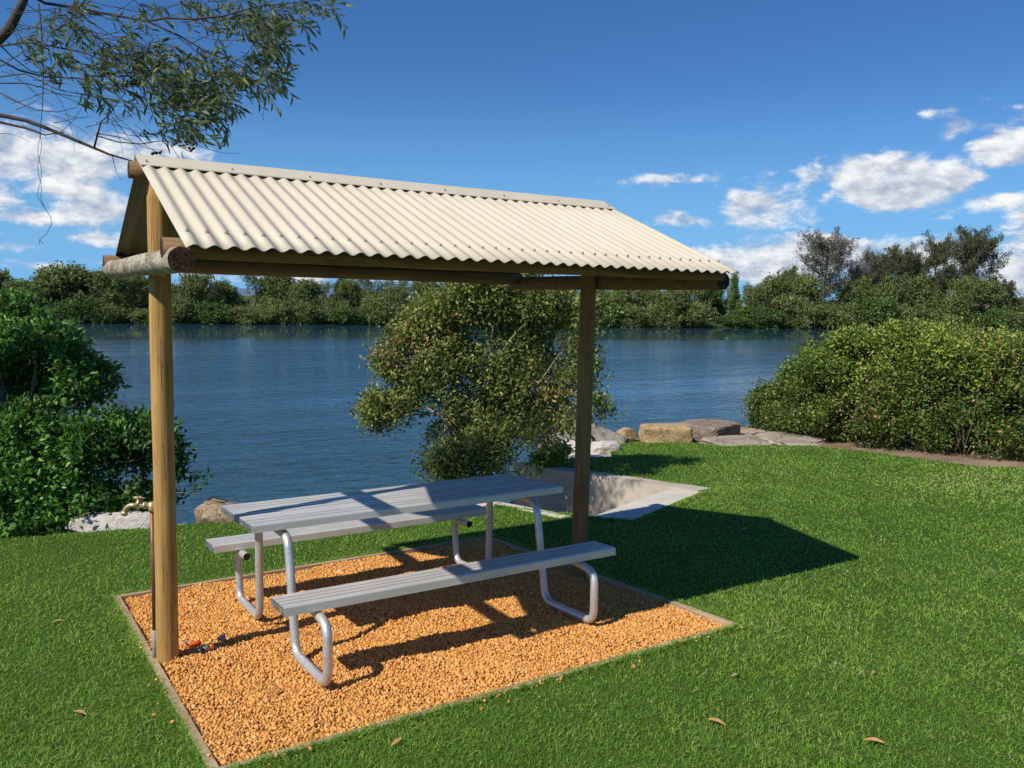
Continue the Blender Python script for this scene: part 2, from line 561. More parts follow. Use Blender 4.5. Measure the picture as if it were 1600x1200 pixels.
# ------------------------------------------------------------------ geometry of the ground plan
BT = 0.02                                              # how far the edging stands above the lawn plane
GX0, GX1, GY0, GY1 = -0.102, 3.088, -1.523, 1.538      # outside of the edging
EW = 0.045
LAWN_BACK_LEFT = [(-16, 8.2), (-6, 5.75), (-3, 4.9), (-0.76, 4.28), (0.28, 4.05), (0.93, 3.88), (1.45, 3.65), (2.77, 3.25), (3.92, 2.78)]
RAMP_NEAR = [(4.22, 1.95), (4.36, 1.60), (4.56, 1.20)]     # lawn edge along the near side of the ramp
LAWN_RIGHT = [(6.46, 2.02), (6.22, 3.6), (6.0, 5.34), (6.7, 5.40), (7.5, 5.1), (8.1, 5.9), (8.75, 6.45), (9.3, 6.3), (9.55, 5.85), (9.96, 4.87), (10.5, 4.45), (10.96, 3.95),
              (10.92, 3.44), (10.93, 2.89), (10.8, 2.1), (10.74, 1.55), (10.67, 1.04), (11.05, .68), (11.3, -.6), (11.5, -3), (13, -9), (14, -16)]
LAWN = LAWN_BACK_LEFT + RAMP_NEAR + LAWN_RIGHT + [(-16, -16)]
HOLE = [(GX0, GY0), (GX1, GY0), (GX1, GY1), (GX0, GY1)]


def in_poly(px, py, poly):
    inside = np.zeros(len(px), bool)
    n = len(poly)
    for i in range(n):
        x1, y1 = poly[i]; x2, y2 = poly[(i + 1) % n]
        if y1 == y2: continue
        c = ((y1 > py) != (y2 > py)) & (px < (x2 - x1) * (py - y1) / (y2 - y1) + x1)
        inside ^= c
    return inside


def flat_poly(name, outer, holes, mat, zoff=0.0):
    bm = bmesh.new()
    es = []
    for loop in [outer] + holes:
        vs = [bm.verts.new((x, y, gz(x, y) + zoff)) for x, y in loop]
        for i in range(len(vs)): es.append(bm.edges.new((vs[i], vs[(i + 1) % len(vs)])))
    bmesh.ops.triangle_fill(bm, use_beauty=True, use_dissolve=False, edges=es)
    for f in bm.faces:
        if f.normal.z < 0: f.normal_flip()
    me = bpy.data.meshes.new(name); bm.to_mesh(me); bm.free(); me.materials.append(mat)
    return me


tag(link('lawn', flat_poly('lawn', LAWN, [HOLE], M['lawn'])), kind='structure')
bed = [(GX0 + EW * .5, GY0 + EW * .5), (GX1 - EW * .5, GY0 + EW * .5), (GX1 - EW * .5, GY1 - EW * .5), (GX0 + EW * .5, GY1 - EW * .5)]
tag(link('gravel_bed', flat_poly('gravel_bed', bed, [], M['gravel_bed'], -.022)), kind='structure')

# ---- river bank: a height field falling from the lawn edge into the water
SHORE = [(-60, 16), (-16, 8.3), (-6, 5.85), (-3, 5.0), (-0.76, 4.4), (0.28, 4.15), (1.45, 3.75), (2.77, 3.35), (3.9, 2.95), (3.95, 4.8),
         (6.4, 5.5), (7.6, 5.9), (8.7, 6.9), (9.8, 7.2), (11, 7.0), (12.5, 7.4), (15, 7.2), (18, 5.0), (25, -1.5), (40, -12), (90, -50)]


def shore_dist(px, py):
    """signed distance, positive on the river side"""
    best = np.full(len(px), 1e9); sgn = np.ones(len(px))
    for (x1, y1), (x2, y2) in zip(SHORE[:-1], SHORE[1:]):
        dx, dy = x2 - x1, y2 - y1
        L = dx * dx + dy * dy
        t = np.clip(((px - x1) * dx + (py - y1) * dy) / L, 0, 1)
        d = np.hypot(px - x1 - t * dx, py - y1 - t * dy)
        s = np.sign(dx * (py - y1) - dy * (px - x1))
        m = d < best
        best = np.where(m, d, best); sgn = np.where(m, s, sgn)
    return best


def build_bank():
    xs = np.concatenate([np.arange(-60, -4, 2.0), np.arange(-4, 18, .16), np.arange(18, 91, 3.0)])
    ys = np.concatenate([np.arange(-52, -4, 3.0), np.arange(-4, 14, .16), np.arange(14, 26, 2.0)])
    X, Y = np.meshgrid(xs, ys); px, py = X.ravel(), Y.ravel()
    poly = SHORE + [(90, -90), (-60, -90)]
    inside = in_poly(px, py, poly)
    d = shore_dist(px, py)
    nz = np.array([mnoise.fractal(Vector((a * .9, b * .9, 0)), 1.0, 2.0, 5) for a, b in zip(px, py)])
    base = gz(px, py) - .05
    base = np.where(px > 16, base - (px - 16) * 0.0, base)
    fall = -2.6 * (1 - np.exp(-np.maximum(d - .05, 0) / 1.6))
    z = np.where(inside, base - .02 + .012 * nz * np.minimum(d, 1), base + fall + .22 * nz * np.clip(d, 0, 1))
    # keep it well under the sunken ramp
    ramp = (px > 3.75) & (px < 6.75) & (py > .9)
    z = np.where(ramp & (py < 5.9), np.minimum(z, -2.0), z)
    bedm = (px > GX0 - .3) & (px < GX1 + .3) & (py > GY0 - .3) & (py < GY1 + .3)
    z = np.where(bedm, z - .1, z)
    n, mcol = len(ys), len(xs)
    I = np.arange(n * mcol).reshape(n, mcol)
    f = np.stack([I[:-1, :-1], I[:-1, 1:], I[1:, 1:], I[1:, :-1]], -1).reshape(-1, 4)
    return np_mesh('river_bank', np.stack([px, py, z], 1), f, M['soil'], smooth=True)


tag(link('river_bank', build_bank()), kind='structure')

# ---- water and the land beyond it
bm = bmesh.new()
vs = [bm.verts.new(v) for v in ((-400, -60, WATER), (700, -260, WATER), (700, 130, WATER), (-400, 260, WATER))]
bm.faces.new(vs)
tag(link('river', bm_mesh('river', bm, M['water'])), kind='structure')

FAR = [(-400, 172), (-200, 140), (-60, 117), (6, 106), (46, 101), (85, 93), (120, 87), (160, 79), (260, 60), (400, 25), (700, -60)]


def build_far_ground():
    vs, prof = [], [(-2.5, -2.4), (0, -1.75), (2, -1.2), (8, -.6), (25, -.3), (80, -.2), (400, -.2), (1500, 0), (6000, 0)]
    for x, y in FAR:
        a = math.atan2(y - CAM[1], x - CAM[0])
        for d, z in prof:
            vs.append((x + math.cos(a) * d, y + math.sin(a) * d, z))
    k = len(prof); I = np.arange(len(vs)).reshape(len(FAR), k)
    f = np.stack([I[:-1, :-1], I[1:, :-1], I[1:, 1:], I[:-1, 1:]], -1).reshape(-1, 4)[:, ::-1]
    return np_mesh('far_ground', vs, f, M['field'], smooth=True)


tag(link('far_ground', build_far_ground()), kind='structure')


def build_hills():
    vs = []
    N = 140
    for i in range(N):
        a = math.radians(-25 + 120 * i / (N - 1))         # azimuth from +Y
        h = 26 + 22 * mnoise.fractal(Vector((i * .07, 3, 0)), 1, 2, 4)
        for r, z in ((3300, -2), (3800, max(h, 4)), (4600, -2)):
            vs.append((CAM[0] + math.sin(a) * r, CAM[1] + math.cos(a) * r, z))
    I = np.arange(N * 3).reshape(N, 3)
    f = np.stack([I[:-1, :-1], I[:-1, 1:], I[1:, 1:], I[1:, :-1]], -1).reshape(-1, 4)
    return np_mesh('hills', vs, f, M['hill'], smooth=True)


tag(link('hills', build_hills()), kind='structure')

# ------------------------------------------------------------------ gravel stones and grass
ICO_V, ICO_F = None, None
bm = bmesh.new(); bmesh.ops.create_icosphere(bm, subdivisions=1, radius=1)
ICO_V = np.array([v.co[:] for v in bm.verts]); ICO_F = np.array([[v.index for v in f.verts] for f in bm.faces]); bm.free()


def rand_rot(n):
    q = rng.normal(size=(n, 4)); q /= np.linalg.norm(q, axis=1)[:, None]
    w, x, y, z = q.T
    return np.stack([np.stack([1 - 2 * (y * y + z * z), 2 * (x * y - z * w), 2 * (x * z + y * w)], -1),
                     np.stack([2 * (x * y + z * w), 1 - 2 * (x * x + z * z), 2 * (y * z - x * w)], -1),
                     np.stack([2 * (x * z - y * w), 2 * (y * z + x * w), 1 - 2 * (x * x + y * y)], -1)], 1)


def build_gravel():
    s = .0125
    gx, gy = np.meshgrid(np.arange(GX0 + EW + .006, GX1 - EW - .004, s), np.arange(GY0 + EW + .006, GY1 - EW - .004, s))
    x = gx.ravel() + rng.uniform(-.5, .5, gx.size) * s; y = gy.ravel() + rng.uniform(-.5, .5, gx.size) * s
    ex = rng.integers(0, len(x), int(len(x) * .28))
    x = np.concatenate([x, x[ex] + rng.uniform(-.006, .006, len(ex))]); y = np.concatenate([y, y[ex] + rng.uniform(-.006, .006, len(ex))])
    lift = np.concatenate([np.zeros(gx.size), np.full(len(ex), .006)])
    ns_ = 130
    sx_ = np.where(rng.random(ns_) < .5, GX0 + rng.normal(0, .05, ns_), rng.uniform(GX0, GX1, ns_)); sy_ = np.where(sx_ < GX0 + .2, rng.uniform(GY0, GY1, ns_), GY0 - np.abs(rng.normal(0, .05, ns_)))
    x = np.concatenate([x, sx_]); y = np.concatenate([y, sy_])
    lift = np.concatenate([lift, np.where((sx_ > GX0) & (sx_ < GX0 + EW), .030, .022)])
    n = len(x)
    und = .010 * np.sin(x * 5.1 + 1.3 * np.sin(y * 3.7)) * np.cos(y * 4.3) + .006 * np.sin(x * 13 + y * 9)
    z = gz(x, y) - .014 + und + lift + rng.uniform(-.003, .005, n)
    # heap against the left post
    z += .02 * np.exp(-((x - .06) ** 2 + (y + .12) ** 2) / .012)
    r = rng.lognormal(math.log(.0068), .30, n)
    sc = r[:, None] * rng.uniform(.62, 1.25, (n, 3))
    R = rand_rot(n)
    jit = 1 + rng.uniform(-.16, .16, (n, 12, 1))
    V = (ICO_V[None] * jit) * sc[:, None, :]
    V = np.einsum('nij,nkj->nki', R, V)
    V += np.stack([x, y, z], 1)[:, None, :]
    F = (ICO_F[None] + (np.arange(n) * 12)[:, None, None]).reshape(-1, 3)
    t = np.clip(rng.normal(.55, .2, n), 0, .96); t[rng.random(n) < .012] = 1.0; t[rng.random(n) < .02] = .0
    return np_mesh('gravel', V.reshape(-1, 3), F, M['gravel'], np.repeat(t, 12))


tag(link('gravel', build_gravel()), 'orange crushed gravel filling the timber edged bed under the shelter', 'gravel', kind='stuff')


def patchy(x, y):
    return (np.sin(x * 1.7 + 1.1 * np.sin(y * 1.3 + .4)) * np.cos(y * 1.9 + .8 * np.sin(x * .9)) * .5
            + np.sin(x * 4.3 + y * 2.1 + 1.7 * np.sin(y * 3.1)) * .3 + np.sin(x * 9.1 - y * 7.7 + 2 * np.sin(x * 3.3)) * .2)


def build_grass():
    head = math.radians(YAW)
    # sample distance from the standpoint with a density that thins out with distance
    dens = lambda d: 11500 * np.minimum(1, (3.4 / d) ** 1.65)
    ds = np.linspace(1.1, 17.5, 600)
    half = math.radians(57)
    w = dens(ds) * ds * 2 * half
    tot = int(np.trapezoid(w, ds) if hasattr(np, 'trapezoid') else np.trapz(w, ds))
    cdf = np.cumsum(w); cdf /= cdf[-1]
    d = np.interp(rng.random(tot), cdf, ds)
    a = head + rng.uniform(-half, half, tot)
    x = CAM[0] + np.sin(a) * d; y = CAM[1] + np.cos(a) * d
    # elsewhere on the lawn: a thinner cover
    m = 90000
    x2 = rng.uniform(-9, 12, m); y2 = rng.uniform(-9, 6, m)
    x = np.concatenate([x, x2]); y = np.concatenate([y, y2]); d = np.hypot(x - CAM[0], y - CAM[1])
    # long fringe leaning over the edging
    m = 9000
    side = rng.integers(0, 4, m); t = rng.random(m); off = np.abs(rng.normal(0, .018, m)) + .002
    ex = np.where(side < 2, GX0 + t * (GX1 - GX0), np.where(side == 2, GX0 - off, GX1 + off))
    ey = np.where(side == 0, GY0 - off, np.where(side == 1, GY1 + off, GY0 + t * (GY1 - GY0)))
    nfr = len(x)
    x = np.concatenate([x, ex]); y = np.concatenate([y, ey]); d = np.hypot(x - CAM[0], y - CAM[1])
    m2 = 2600
    E = [LAWN_BACK_LEFT[-1]] + RAMP_NEAR + [LAWN_RIGHT[0]]
    sel = rng.integers(0, len(E) - 1, m2); tt = rng.random(m2)
    E = np.array(E); A_, B_ = E[sel], E[sel + 1]
    dd = (B_ - A_) / np.linalg.norm(B_ - A_, axis=1)[:, None]
    pp = A_ + (B_ - A_) * tt[:, None] + np.stack([dd[:, 1], -dd[:, 0]], 1) * (-np.abs(rng.normal(0, .03, m2)) - .002)[:, None] * -1
    fr = np.zeros(len(x)); fr[nfr:] = np.where(side == 0, 1.0, np.where(side == 1, .2, np.where(side == 2, .35, .45)))
    x = np.concatenate([x, pp[:, 0]]); y = np.concatenate([y, pp[:, 1]]); d = np.hypot(x - CAM[0], y - CAM[1]); fr = np.concatenate([fr, np.full(m2, .6)])
    ok = in_poly(x, y, LAWN) & ~((x > GX0) & (x < GX1) & (y > GY0) & (y < GY1))
    x, y, d, fr = x[ok], y[ok], d[ok], fr[ok]
    n = len(x)
    p = patchy(x, y)
    h = rng.uniform(.014, .034, n) * (1 + .22 * p) * (1 + .6 * fr)
    wid = .0017 * np.maximum(1, (d / 3.4)) ** .85 * rng.uniform(.7, 1.35, n)
    ang = rng.uniform(0, 2 * math.pi, n)
    lean = rng.uniform(.3, 1.7, n) * h
    dx, dy = np.cos(ang), np.sin(ang)
    sx, sy = -dy, dx
    # blade faces are turned about their own axis at random
    tw = rng.uniform(-1, 1, n)
    sx2 = sx * np.cos(tw) + dx * np.sin(tw); sy2 = sy * np.cos(tw) + dy * np.sin(tw)
    z = gz(x, y) - .004
    V = np.empty((n, 5, 3))
    V[:, 0] = np.stack([x - sx2 * wid, y - sy2 * wid, z], 1)
    V[:, 1] = np.stack([x + sx2 * wid, y + sy2 * wid, z], 1)
    mx, my = x + dx * lean * .35, y + dy * lean * .35
    V[:, 2] = np.stack([mx - sx2 * wid * .85, my - sy2 * wid * .85, z + h * .6], 1)
    V[:, 3] = np.stack([mx + sx2 * wid * .85, my + sy2 * wid * .85, z + h * .6], 1)
    V[:, 4] = np.stack([x + dx * lean, y + dy * lean, z + h * np.clip(1.05 - .25 * lean / h, .5, 1)], 1)
    b = (np.arange(n) * 5)[:, None]
    q = b + np.array([[0, 1, 3, 2]]); t3 = b + np.array([[2, 3, 4]])
    big = np.sin(x * .55 + 1.2 * np.sin(y * .43)) * np.cos(y * .7 + x * .21)
    tint = np.clip(rng.normal(.59, .18, n) + .15 * p + .08 * big, .02, .93)
    dry = np.exp(-((x - 9.0) ** 2 / .5 + (y - .4) ** 2 / .25)) * .75 + np.exp(-((x - 3.0) ** 2 / .02 + (y + 2.25) ** 2 / .02)) * .3
    scorch = np.clip(patchy(x * 1.9 + 4, y * 1.9 - 2) - .42, 0, 1) * .28
    tint[(rng.random(n) < .015 + .6 * dry + scorch)] = 1.0
    bright = np.clip((x - 8.2) / 1.2, 0, 1) * np.clip((1.3 - y) / .6, 0, 1)
    tint = np.where(tint < .95, np.clip(tint + .32 * bright, 0, .94), tint)
    far = np.clip((d - 9) / 6, 0, 1)
    tint = np.where(tint < .95, np.clip(tint + .06 * far, 0, .94), tint)
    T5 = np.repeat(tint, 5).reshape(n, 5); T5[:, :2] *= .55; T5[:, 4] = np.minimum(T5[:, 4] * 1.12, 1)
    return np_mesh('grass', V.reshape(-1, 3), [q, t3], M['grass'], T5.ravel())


tag(link('grass', build_grass()), 'short mown green grass covering the riverside lawn', 'grass', kind='stuff')

# ---- timber edging round the gravel
ed = empty('timber_edging', (0, 0, 0))
tag(ed, 'thin timber edging boards framing the orange gravel bed', 'edging')
for nm, lo, hi, mk in (('x', (GX0, GY0), (GX1, GY0 + EW), 'edge_x'), ('x', (GX0, GY1 - EW), (GX1, GY1), 'edge_x'),
                       ('y', (GX0, GY0 + EW), (GX0 + EW, GY1 - EW), 'edge_y'), ('y', (GX1 - EW, GY0 + EW), (GX1, GY1 - EW), 'edge_y')):
    bm = bmesh.new()
    box(bm, (lo[0], lo[1], -.12), (hi[0], hi[1], .012), .004)
    for v in bm.verts: v.co.z += gz(v.co.x, v.co.y)
    link('board', bm_mesh('board', bm, M[mk]), ed)

# ------------------------------------------------------------------ picnic shelter
PL = 2.973
TW = -0.0214
sh = empty('picnic_shelter', (0, 0, 0))
tag(sh, 'small open picnic shelter with cream corrugated gable roof on two round timber posts', 'picnic shelter')


def log(name, a, b, r0, r1, mat, capmat, parent, seg=28, n=24, wob=.05, ragged=0.0):
    a, b = Vector(a), Vector(b)
    bm = bmesh.new()
    pts = [a.lerp(b, i / n) for i in range(n + 1)]
    rr = [r0 + (r1 - r0) * i / n for i in range(n + 1)]
    L = (b - a).length
    pts2 = [pts[0] + (b - a) / L * .0] + pts[1:]
    rr[0] *= .97; rr[-1] *= .97
    rings = tube(bm, pts2, rr, seg, True, 0, 1, wob)
    d = (b - a).normalized()
    if ragged:
        for ring in (rings[0], rings[-1]):
            for v in ring: v.co += d * random.uniform(-ragged, ragged)
    me = bm_mesh(name, bm, [mat, capmat])
    return link(name, me, parent)


def rot_tw(p):
    x, y, z = p
    return (x - TW * y, y + TW * x, z)


log('post', (0, 0, -.12), (0, 0, 2.735), .060, .058, M['post'], M['endgrain'], sh)
log('post', (PL, 0, gz(PL, 0) - .12), (PL + .012, 0, 2.735), .061, .058, M['post_shaded'], M['endgrain'], sh)
log('ridge_log', rot_tw((-.145, 0, 2.762)), rot_tw((3.10, 0, 2.762)), .047, .047, M['log_x'], M['endgrain'], sh)
log('cross_beam', rot_tw((-.118, -1.345, 2.243)), rot_tw((-.118, 1.20, 2.256)), .054, .058, M['bark_log'], M['endgrain'], sh, wob=.09, ragged=.004)
log('cross_beam', rot_tw((3.088, -1.20, 2.252)), rot_tw((3.088, 1.36, 2.256)), .055, .055, M['log_x'], M['endgrain'], sh)
log('eave_log', rot_tw((-.172, -1.215, 2.295)), rot_tw((3.05, -1.215, 2.295)), .044, .044, M['log_x'], M['endgrain'], sh)
log('eave_log', rot_tw((-.172, 1.165, 2.300)), rot_tw((3.07, 1.165, 2.290)), .050, .050, M['log_x'], M['endgrain'], sh)

RX0, RX1, RZ, RE, REB, REZ = -0.100, 3.062, 2.826, 1.362, 1.290, 2.300
PITCHW = .0794
WPH = .033


def wave(x):
    return .0085 * math.cos(2 * math.pi * (x - RX0 - WPH) / PITCHW)


def roof_sheet(sign, eave, ez):
    bm = bmesh.new()
    NX = 480
    rows = 5
    sl = math.atan2(RZ - ez, eave)
    nrm = Vector((0, sign * math.sin(sl), math.cos(sl)))
    top, bot = [], []
    for j in range(rows):
        t = j / (rows - 1)
        y = sign * (.012 + (eave - .012) * t); z = RZ - (RZ - ez) * ((.012 + (eave - .012) * t) / eave)
        r1, r2 = [], []
        for i in range(NX + 1):
            x = RX0 + (RX1 - RX0) * i / NX
            c = Vector((x, y, z)) + nrm * wave(x)
            # slight hand-laid unevenness along the eave
            c += Vector((0, sign * .004 * t * math.sin(x * 2.3 + sign), 0))
            r1.append(bm.verts.new(rot_tw(c))); r2.append(bm.verts.new(rot_tw(c - nrm * .0022)))
        top.append(r1); bot.append(r2)
    for j in range(rows - 1):
        for i in range(NX):
            f = bm.faces.new((top[j][i], top[j][i + 1], top[j + 1][i + 1], top[j + 1][i])); f.smooth = True
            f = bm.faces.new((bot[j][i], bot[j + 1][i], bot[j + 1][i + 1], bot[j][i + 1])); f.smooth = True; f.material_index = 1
    for i in range(NX):
        for j in (0, rows - 1): bm.faces.new((top[j][i], top[j][i + 1], bot[j][i + 1], bot[j][i]))
    for j in range(rows - 1):
        for i in (0, NX): bm.faces.new((top[j][i], top[j + 1][i], bot[j + 1][i], bot[j][i]))
    o = link('roof_sheet', bm_mesh('roof_sheet', bm, [M['cream'], M['under']]), sh)
    return o, nrm, sl


def screw_mesh():
    bm = bmesh.new()
    bmesh.ops.create_cone(bm, cap_ends=True, segments=10, radius1=.0095, radius2=.0085, depth=.003)
    r = bmesh.ops.create_cone(bm, cap_ends=True, segments=6, radius1=.006, radius2=.0055, depth=.008)
    for v in r['verts']: v.co.z += .0055
    return bm_mesh('screw', bm, M['screw'])


SCREW = screw_mesh()
for sign, eave, ez in ((-1, RE, REZ), (1, REB, REZ)):
    so, nrm, sl = roof_sheet(sign, eave, ez)
    if sign < 0:
        for k in range(40):
            x = RX0 + WPH + k * PITCHW
            yy = 1.205 + random.uniform(-.004, .004)
            z = RZ - (RZ - ez) * yy / eave
            c = Vector((x, sign * yy, z)) + nrm * (wave(x) + .001)
            o = link('screw', SCREW, so, rot_tw(c), (-sign * -1 * 0 + (sl if sign < 0 else -sl), 0, 0))

# ridge capping: a rolled top with two flat wings whose lips turn down
def ridge_cap():
    bm = bmesh.new()
    sl = math.atan2(RZ - REZ, RE)
    prof = []
    W = .165
    for s in (-1, 1):
        side = []
        for d, up in ((W + .003, .0085), (W, .012), (W - .02, .0135), (.075, .0135), (.060, .0165), (.045, .0125)):
            side.append((s * (d * math.cos(sl) + up * math.sin(sl)), RZ - d * math.sin(sl) + up * math.cos(sl)))
        prof.append(side)
    roll = [(.032 * math.cos(a), RZ + .002 + .019 * math.sin(a)) for a in np.linspace(math.pi * .92, math.pi * .08, 9)]
    pts = prof[0] + roll + prof[1][::-1]
    x0, x1 = RX0 - .012, RX1 - .01
    xs = [x0 + (x1 - x0) * i / 12 for i in range(13)]
    rows = []
    for x in xs: rows.append([bm.verts.new(rot_tw((x, y, z + .0015 * math.sin(x * 3)))) for y, z in pts])
    rows2 = []
    for x in xs: rows2.append([bm.verts.new(rot_tw((x, y * .985, z - .002))) for y, z in pts])
    n = len(pts)
    for i in range(12):
        for k in range(n - 1):
            bm.faces.new((rows[i][k], rows[i][k + 1], rows[i + 1][k + 1], rows[i + 1][k]))
            bm.faces.new((rows2[i][k], rows2[i + 1][k], rows2[i + 1][k + 1], rows2[i][k + 1]))
        for k in (0, n - 1): bm.faces.new((rows[i][k], rows[i + 1][k], rows2[i + 1][k], rows2[i][k]))
    for i in (0, 12):
        for k in range(n - 1): bm.faces.new((rows[i][k], rows2[i][k], rows2[i][k + 1], rows[i][k + 1]))
    me = bm_mesh('ridge_cap', bm, M['cream'])
    smooth_by_angle(me, 30)
    return link('ridge_cap', me, sh), sl


cap, sl = ridge_cap()
for k in range(8):
    x = RX0 + .03 + k * (RX1 - RX0 - .08) / 7
    d = .118
    c = Vector((x, -d * math.cos(sl) - .0145 * math.sin(sl), RZ - d * math.sin(sl) + .0150 * math.cos(sl)))
    link('screw', SCREW, cap, rot_tw(c), (sl, 0, 0))

# ------------------------------------------------------------------ picnic table
tb = empty('picnic_table', (0, 0, 0), (math.atan(SY), -math.atan(SX), -0.01214))
tag(tb, 'silver aluminium picnic table with two attached benches on bent pipe legs', 'picnic table')


def plank_profile(y0, y1, z1, th, ribs, gw):
    """cross-section (y,z) of an extruded plank with a fluted top, counter-clockwise"""
    r = .008
    pts = [(y0, z1 - th), (y1, z1 - th)]
    for a in np.linspace(0, math.pi / 2, 4): pts.append((y1 - r + r * math.cos(a), z1 - r + r * math.sin(a)))
    w = (y1 - y0 - 2 * r) / ribs
    for i in range(ribs):
        yb = y1 - r - i * w
        if i: pts += [(yb + gw - .003, z1 - .003), (yb - gw + .003, z1 - .003), (yb - gw, z1)]
        pts += [(yb - w * .5 + .002, z1 + .0012), (yb - w + (gw if i < ribs - 1 else .001), z1)]
    for a in np.linspace(math.pi / 2, math.pi, 4): pts.append((y0 + r + r * math.cos(a), z1 - r + r * math.sin(a)))
    return pts


def plank(bm, x0, x1, y0, y1, z1, th, ribs, gw):
    pr = plank_profile(y0, y1, z1, th, ribs, gw)
    A = [bm.verts.new((x0, y, z)) for y, z in pr]; B = [bm.verts.new((x1, y, z)) for y, z in pr]
    n = len(pr)
    for i in range(n):
        f = bm.faces.new((A[i], A[(i + 1) % n], B[(i + 1) % n], B[i]))
        if pr[i][1] < z1 - .0005 and abs(pr[i][1] - (z1 - .003)) < .0031 and y0 + .012 < pr[i][0] < y1 - .012: f.material_index = 1  # groove faces get the painted dark stripe
    bm.faces.new(A); bm.faces.new(B[::-1])


def caps(x0, x1, y0, y1, z1, th, parent):
    for xa, xb in ((x0 - .004, x0 + .001), (x1 - .001, x1 + .004)):
        bm = bmesh.new()
        box(bm, (xa, y0 + .004, z1 - th + .003), (xb, y1 - .004, z1 - .005), .0015)
        link('end_cap', bm_mesh('end_cap', bm, M['endcap']), parent)


TZ, BZ = .777, .45
TX0, TX1, TY0, TY1 = .4266, 2.5943, -.3088, .4473
BX0, BX1 = .4314, 2.6058
bm = bmesh.new(); spans = []
w = (TY1 - TY0 - .020) / 3
for i in range(3):
    y0 = TY0 + i * (w + .010); spans.append((y0, y0 + w))
    plank(bm, TX0, TX1, y0, y0 + w, TZ, .046, 3, .018)
top = link('tabletop', bm_mesh('tabletop', bm, [M['alu'], M['alu_groove_shade']]), tb)
for y0, y1 in spans: caps(TX0, TX1, y0, y1, TZ, .046, top)
for y0, y1 in ((-.877, -.6404), (.7546, 1.0127)):
    bm = bmesh.new()
    plank(bm, BX0, BX1, y0, y1, BZ, .05, 4, .013)
    s = link('bench_seat', bm_mesh('bench_seat', bm, [M['alu'], M['alu_groove_shade']]), tb)
    caps(BX0, BX1, y0, y1, BZ, .05, s)

PR = .0255


def pipe(x, near):
    if near:
        path = [(x, -.10, TZ - .075), (x, -.335, TZ - .085), (x, -.425, .03), (x, -.965, .03), (x, -.985, BZ - .10), (x, -.80, BZ - .077), (x, -.66, BZ - .077)]
    else:
        path = [(x, .12, TZ - .075), (x, .300, TZ - .085), (x, .345, .03), (x, .865, .03), (x, .885, BZ - .085), (x, .74, BZ - .077), (x, .63, BZ - .077)]
    pts = bent(path, .085, 8)
    bm = bmesh.new()
    tube(bm, pts, PR, 18, False)
    # black discs stand in for the shade inside the open ends
    for p, q in ((pts[0], pts[1]), (pts[-1], pts[-2])):
        d = (p - q).normalized()
        fr = frames([p - d * .001, p + d * .001])[0]
        vs = [bm.verts.new(p - d * .002 + (fr[2] * math.cos(a) + fr[3] * math.sin(a)) * (PR - .002)) for a in np.linspace(0, 2 * math.pi, 17)[:-1]]
        f = bm.faces.new(vs); f.material_index = 1
    return link('leg_pipe', bm_mesh('leg_pipe', bm, [M['galv'], M['black']]), tb)


XL, XR = .62, 2.35
for x in (XL, XR):
    pipe(x, True); pipe(x, False)
    bm = bmesh.new()
    box(bm, (x - .03, TY0 + .03, TZ - .0525), (x + .03, TY1 - .03, TZ - .0465), .001)
    link('top_bracket', bm_mesh('top_bracket', bm, M['galv']), tb)
for x in (XL, XR):
    for y0, y1 in ((-.84, -.66), (.79, .97)):
        bm = bmesh.new()
        box(bm, (x - .025, y0, BZ - .0565), (x + .025, y1, BZ - .0505), .001)
        link('seat_bracket', bm_mesh('seat_bracket', bm, M['galv']), tb)

# ------------------------------------------------------------------ tap beside the left post
tp = empty('water_tap', (-.062, .036, 0))
tag(tp, 'brass garden tap on a brown standpipe beside the left timber post', 'tap')
bm = bmesh.new(); tube(bm, [(0, 0, .17), (0, 0, .885)], .0125, 12)
link('pipe', bm_mesh('pipe', bm, M['copper']), tp)
bm = bmesh.new(); tube(bm, [(0, 0, -.05), (0, 0, .17), (0, 0, .175)], [.017, .017, .013], 12)
link('pipe_sleeve', bm_mesh('pipe_sleeve', bm, M['zinc']), tp)
bm = bmesh.new()
D = Vector((-.842, .54, 0))                               # spout direction
up = Vector((0, 0, 1))
o0 = Vector((0, 0, .905))
tube(bm, [Vector((0, 0, .872)), Vector((0, 0, .885)), Vector((0, 0, .925))], [.019, .021, .019], 10)
tube(bm, [o0 - D * .03, o0 + D * .005, o0 + D * .03, o0 + D * .032, o0 + D * .048, o0 + D * .05, o0 + D * .085],
     [.014, .016, .016, .021, .021, .014, .013], 12)
tube(bm, bent([o0 + D * .08, o0 + D * .125, o0 + D * .150 - up * .02, o0 + D * .158 - up * .052], .03, 5), [.0135] * 14, 12)
tube(bm, [o0 + D * .153 - up * .036, o0 + D * .159 - up * .058], [.017, .018], 12)
tube(bm, [o0 + D * .075, o0 + D * .075 + up * .022, o0 + D * .075 + up * .024, o0 + D * .075 + up * .034], [.016, .015, .010, .009], 10)
link('tap_body', bm_mesh('tap_body', bm, M['brass']), tp)
bm = bmesh.new()
c = o0 + D * .075 + up * .042
S = Vector((.54, .842, 0))
tube(bm, [c - up * .01, c + up * .010], [.008, .010], 8)
tube(bm, [c - S * .028, c - S * .012 + up * .004, c + S * .012 + up * .004, c + S * .028], [.008, .0055, .0055, .008], 8)
tube(bm, [c - D * .028, c - D * .012 + up * .004, c + D * .012 + up * .004, c + D * .028], [.008, .0055, .0055, .008], 8)
link('handle', bm_mesh('handle', bm, M['brass']), tp)

# hose fittings lying in the gravel
def on_gravel(x, y, dz=0.0): return (x, y, gz(x, y) - .002 + dz)


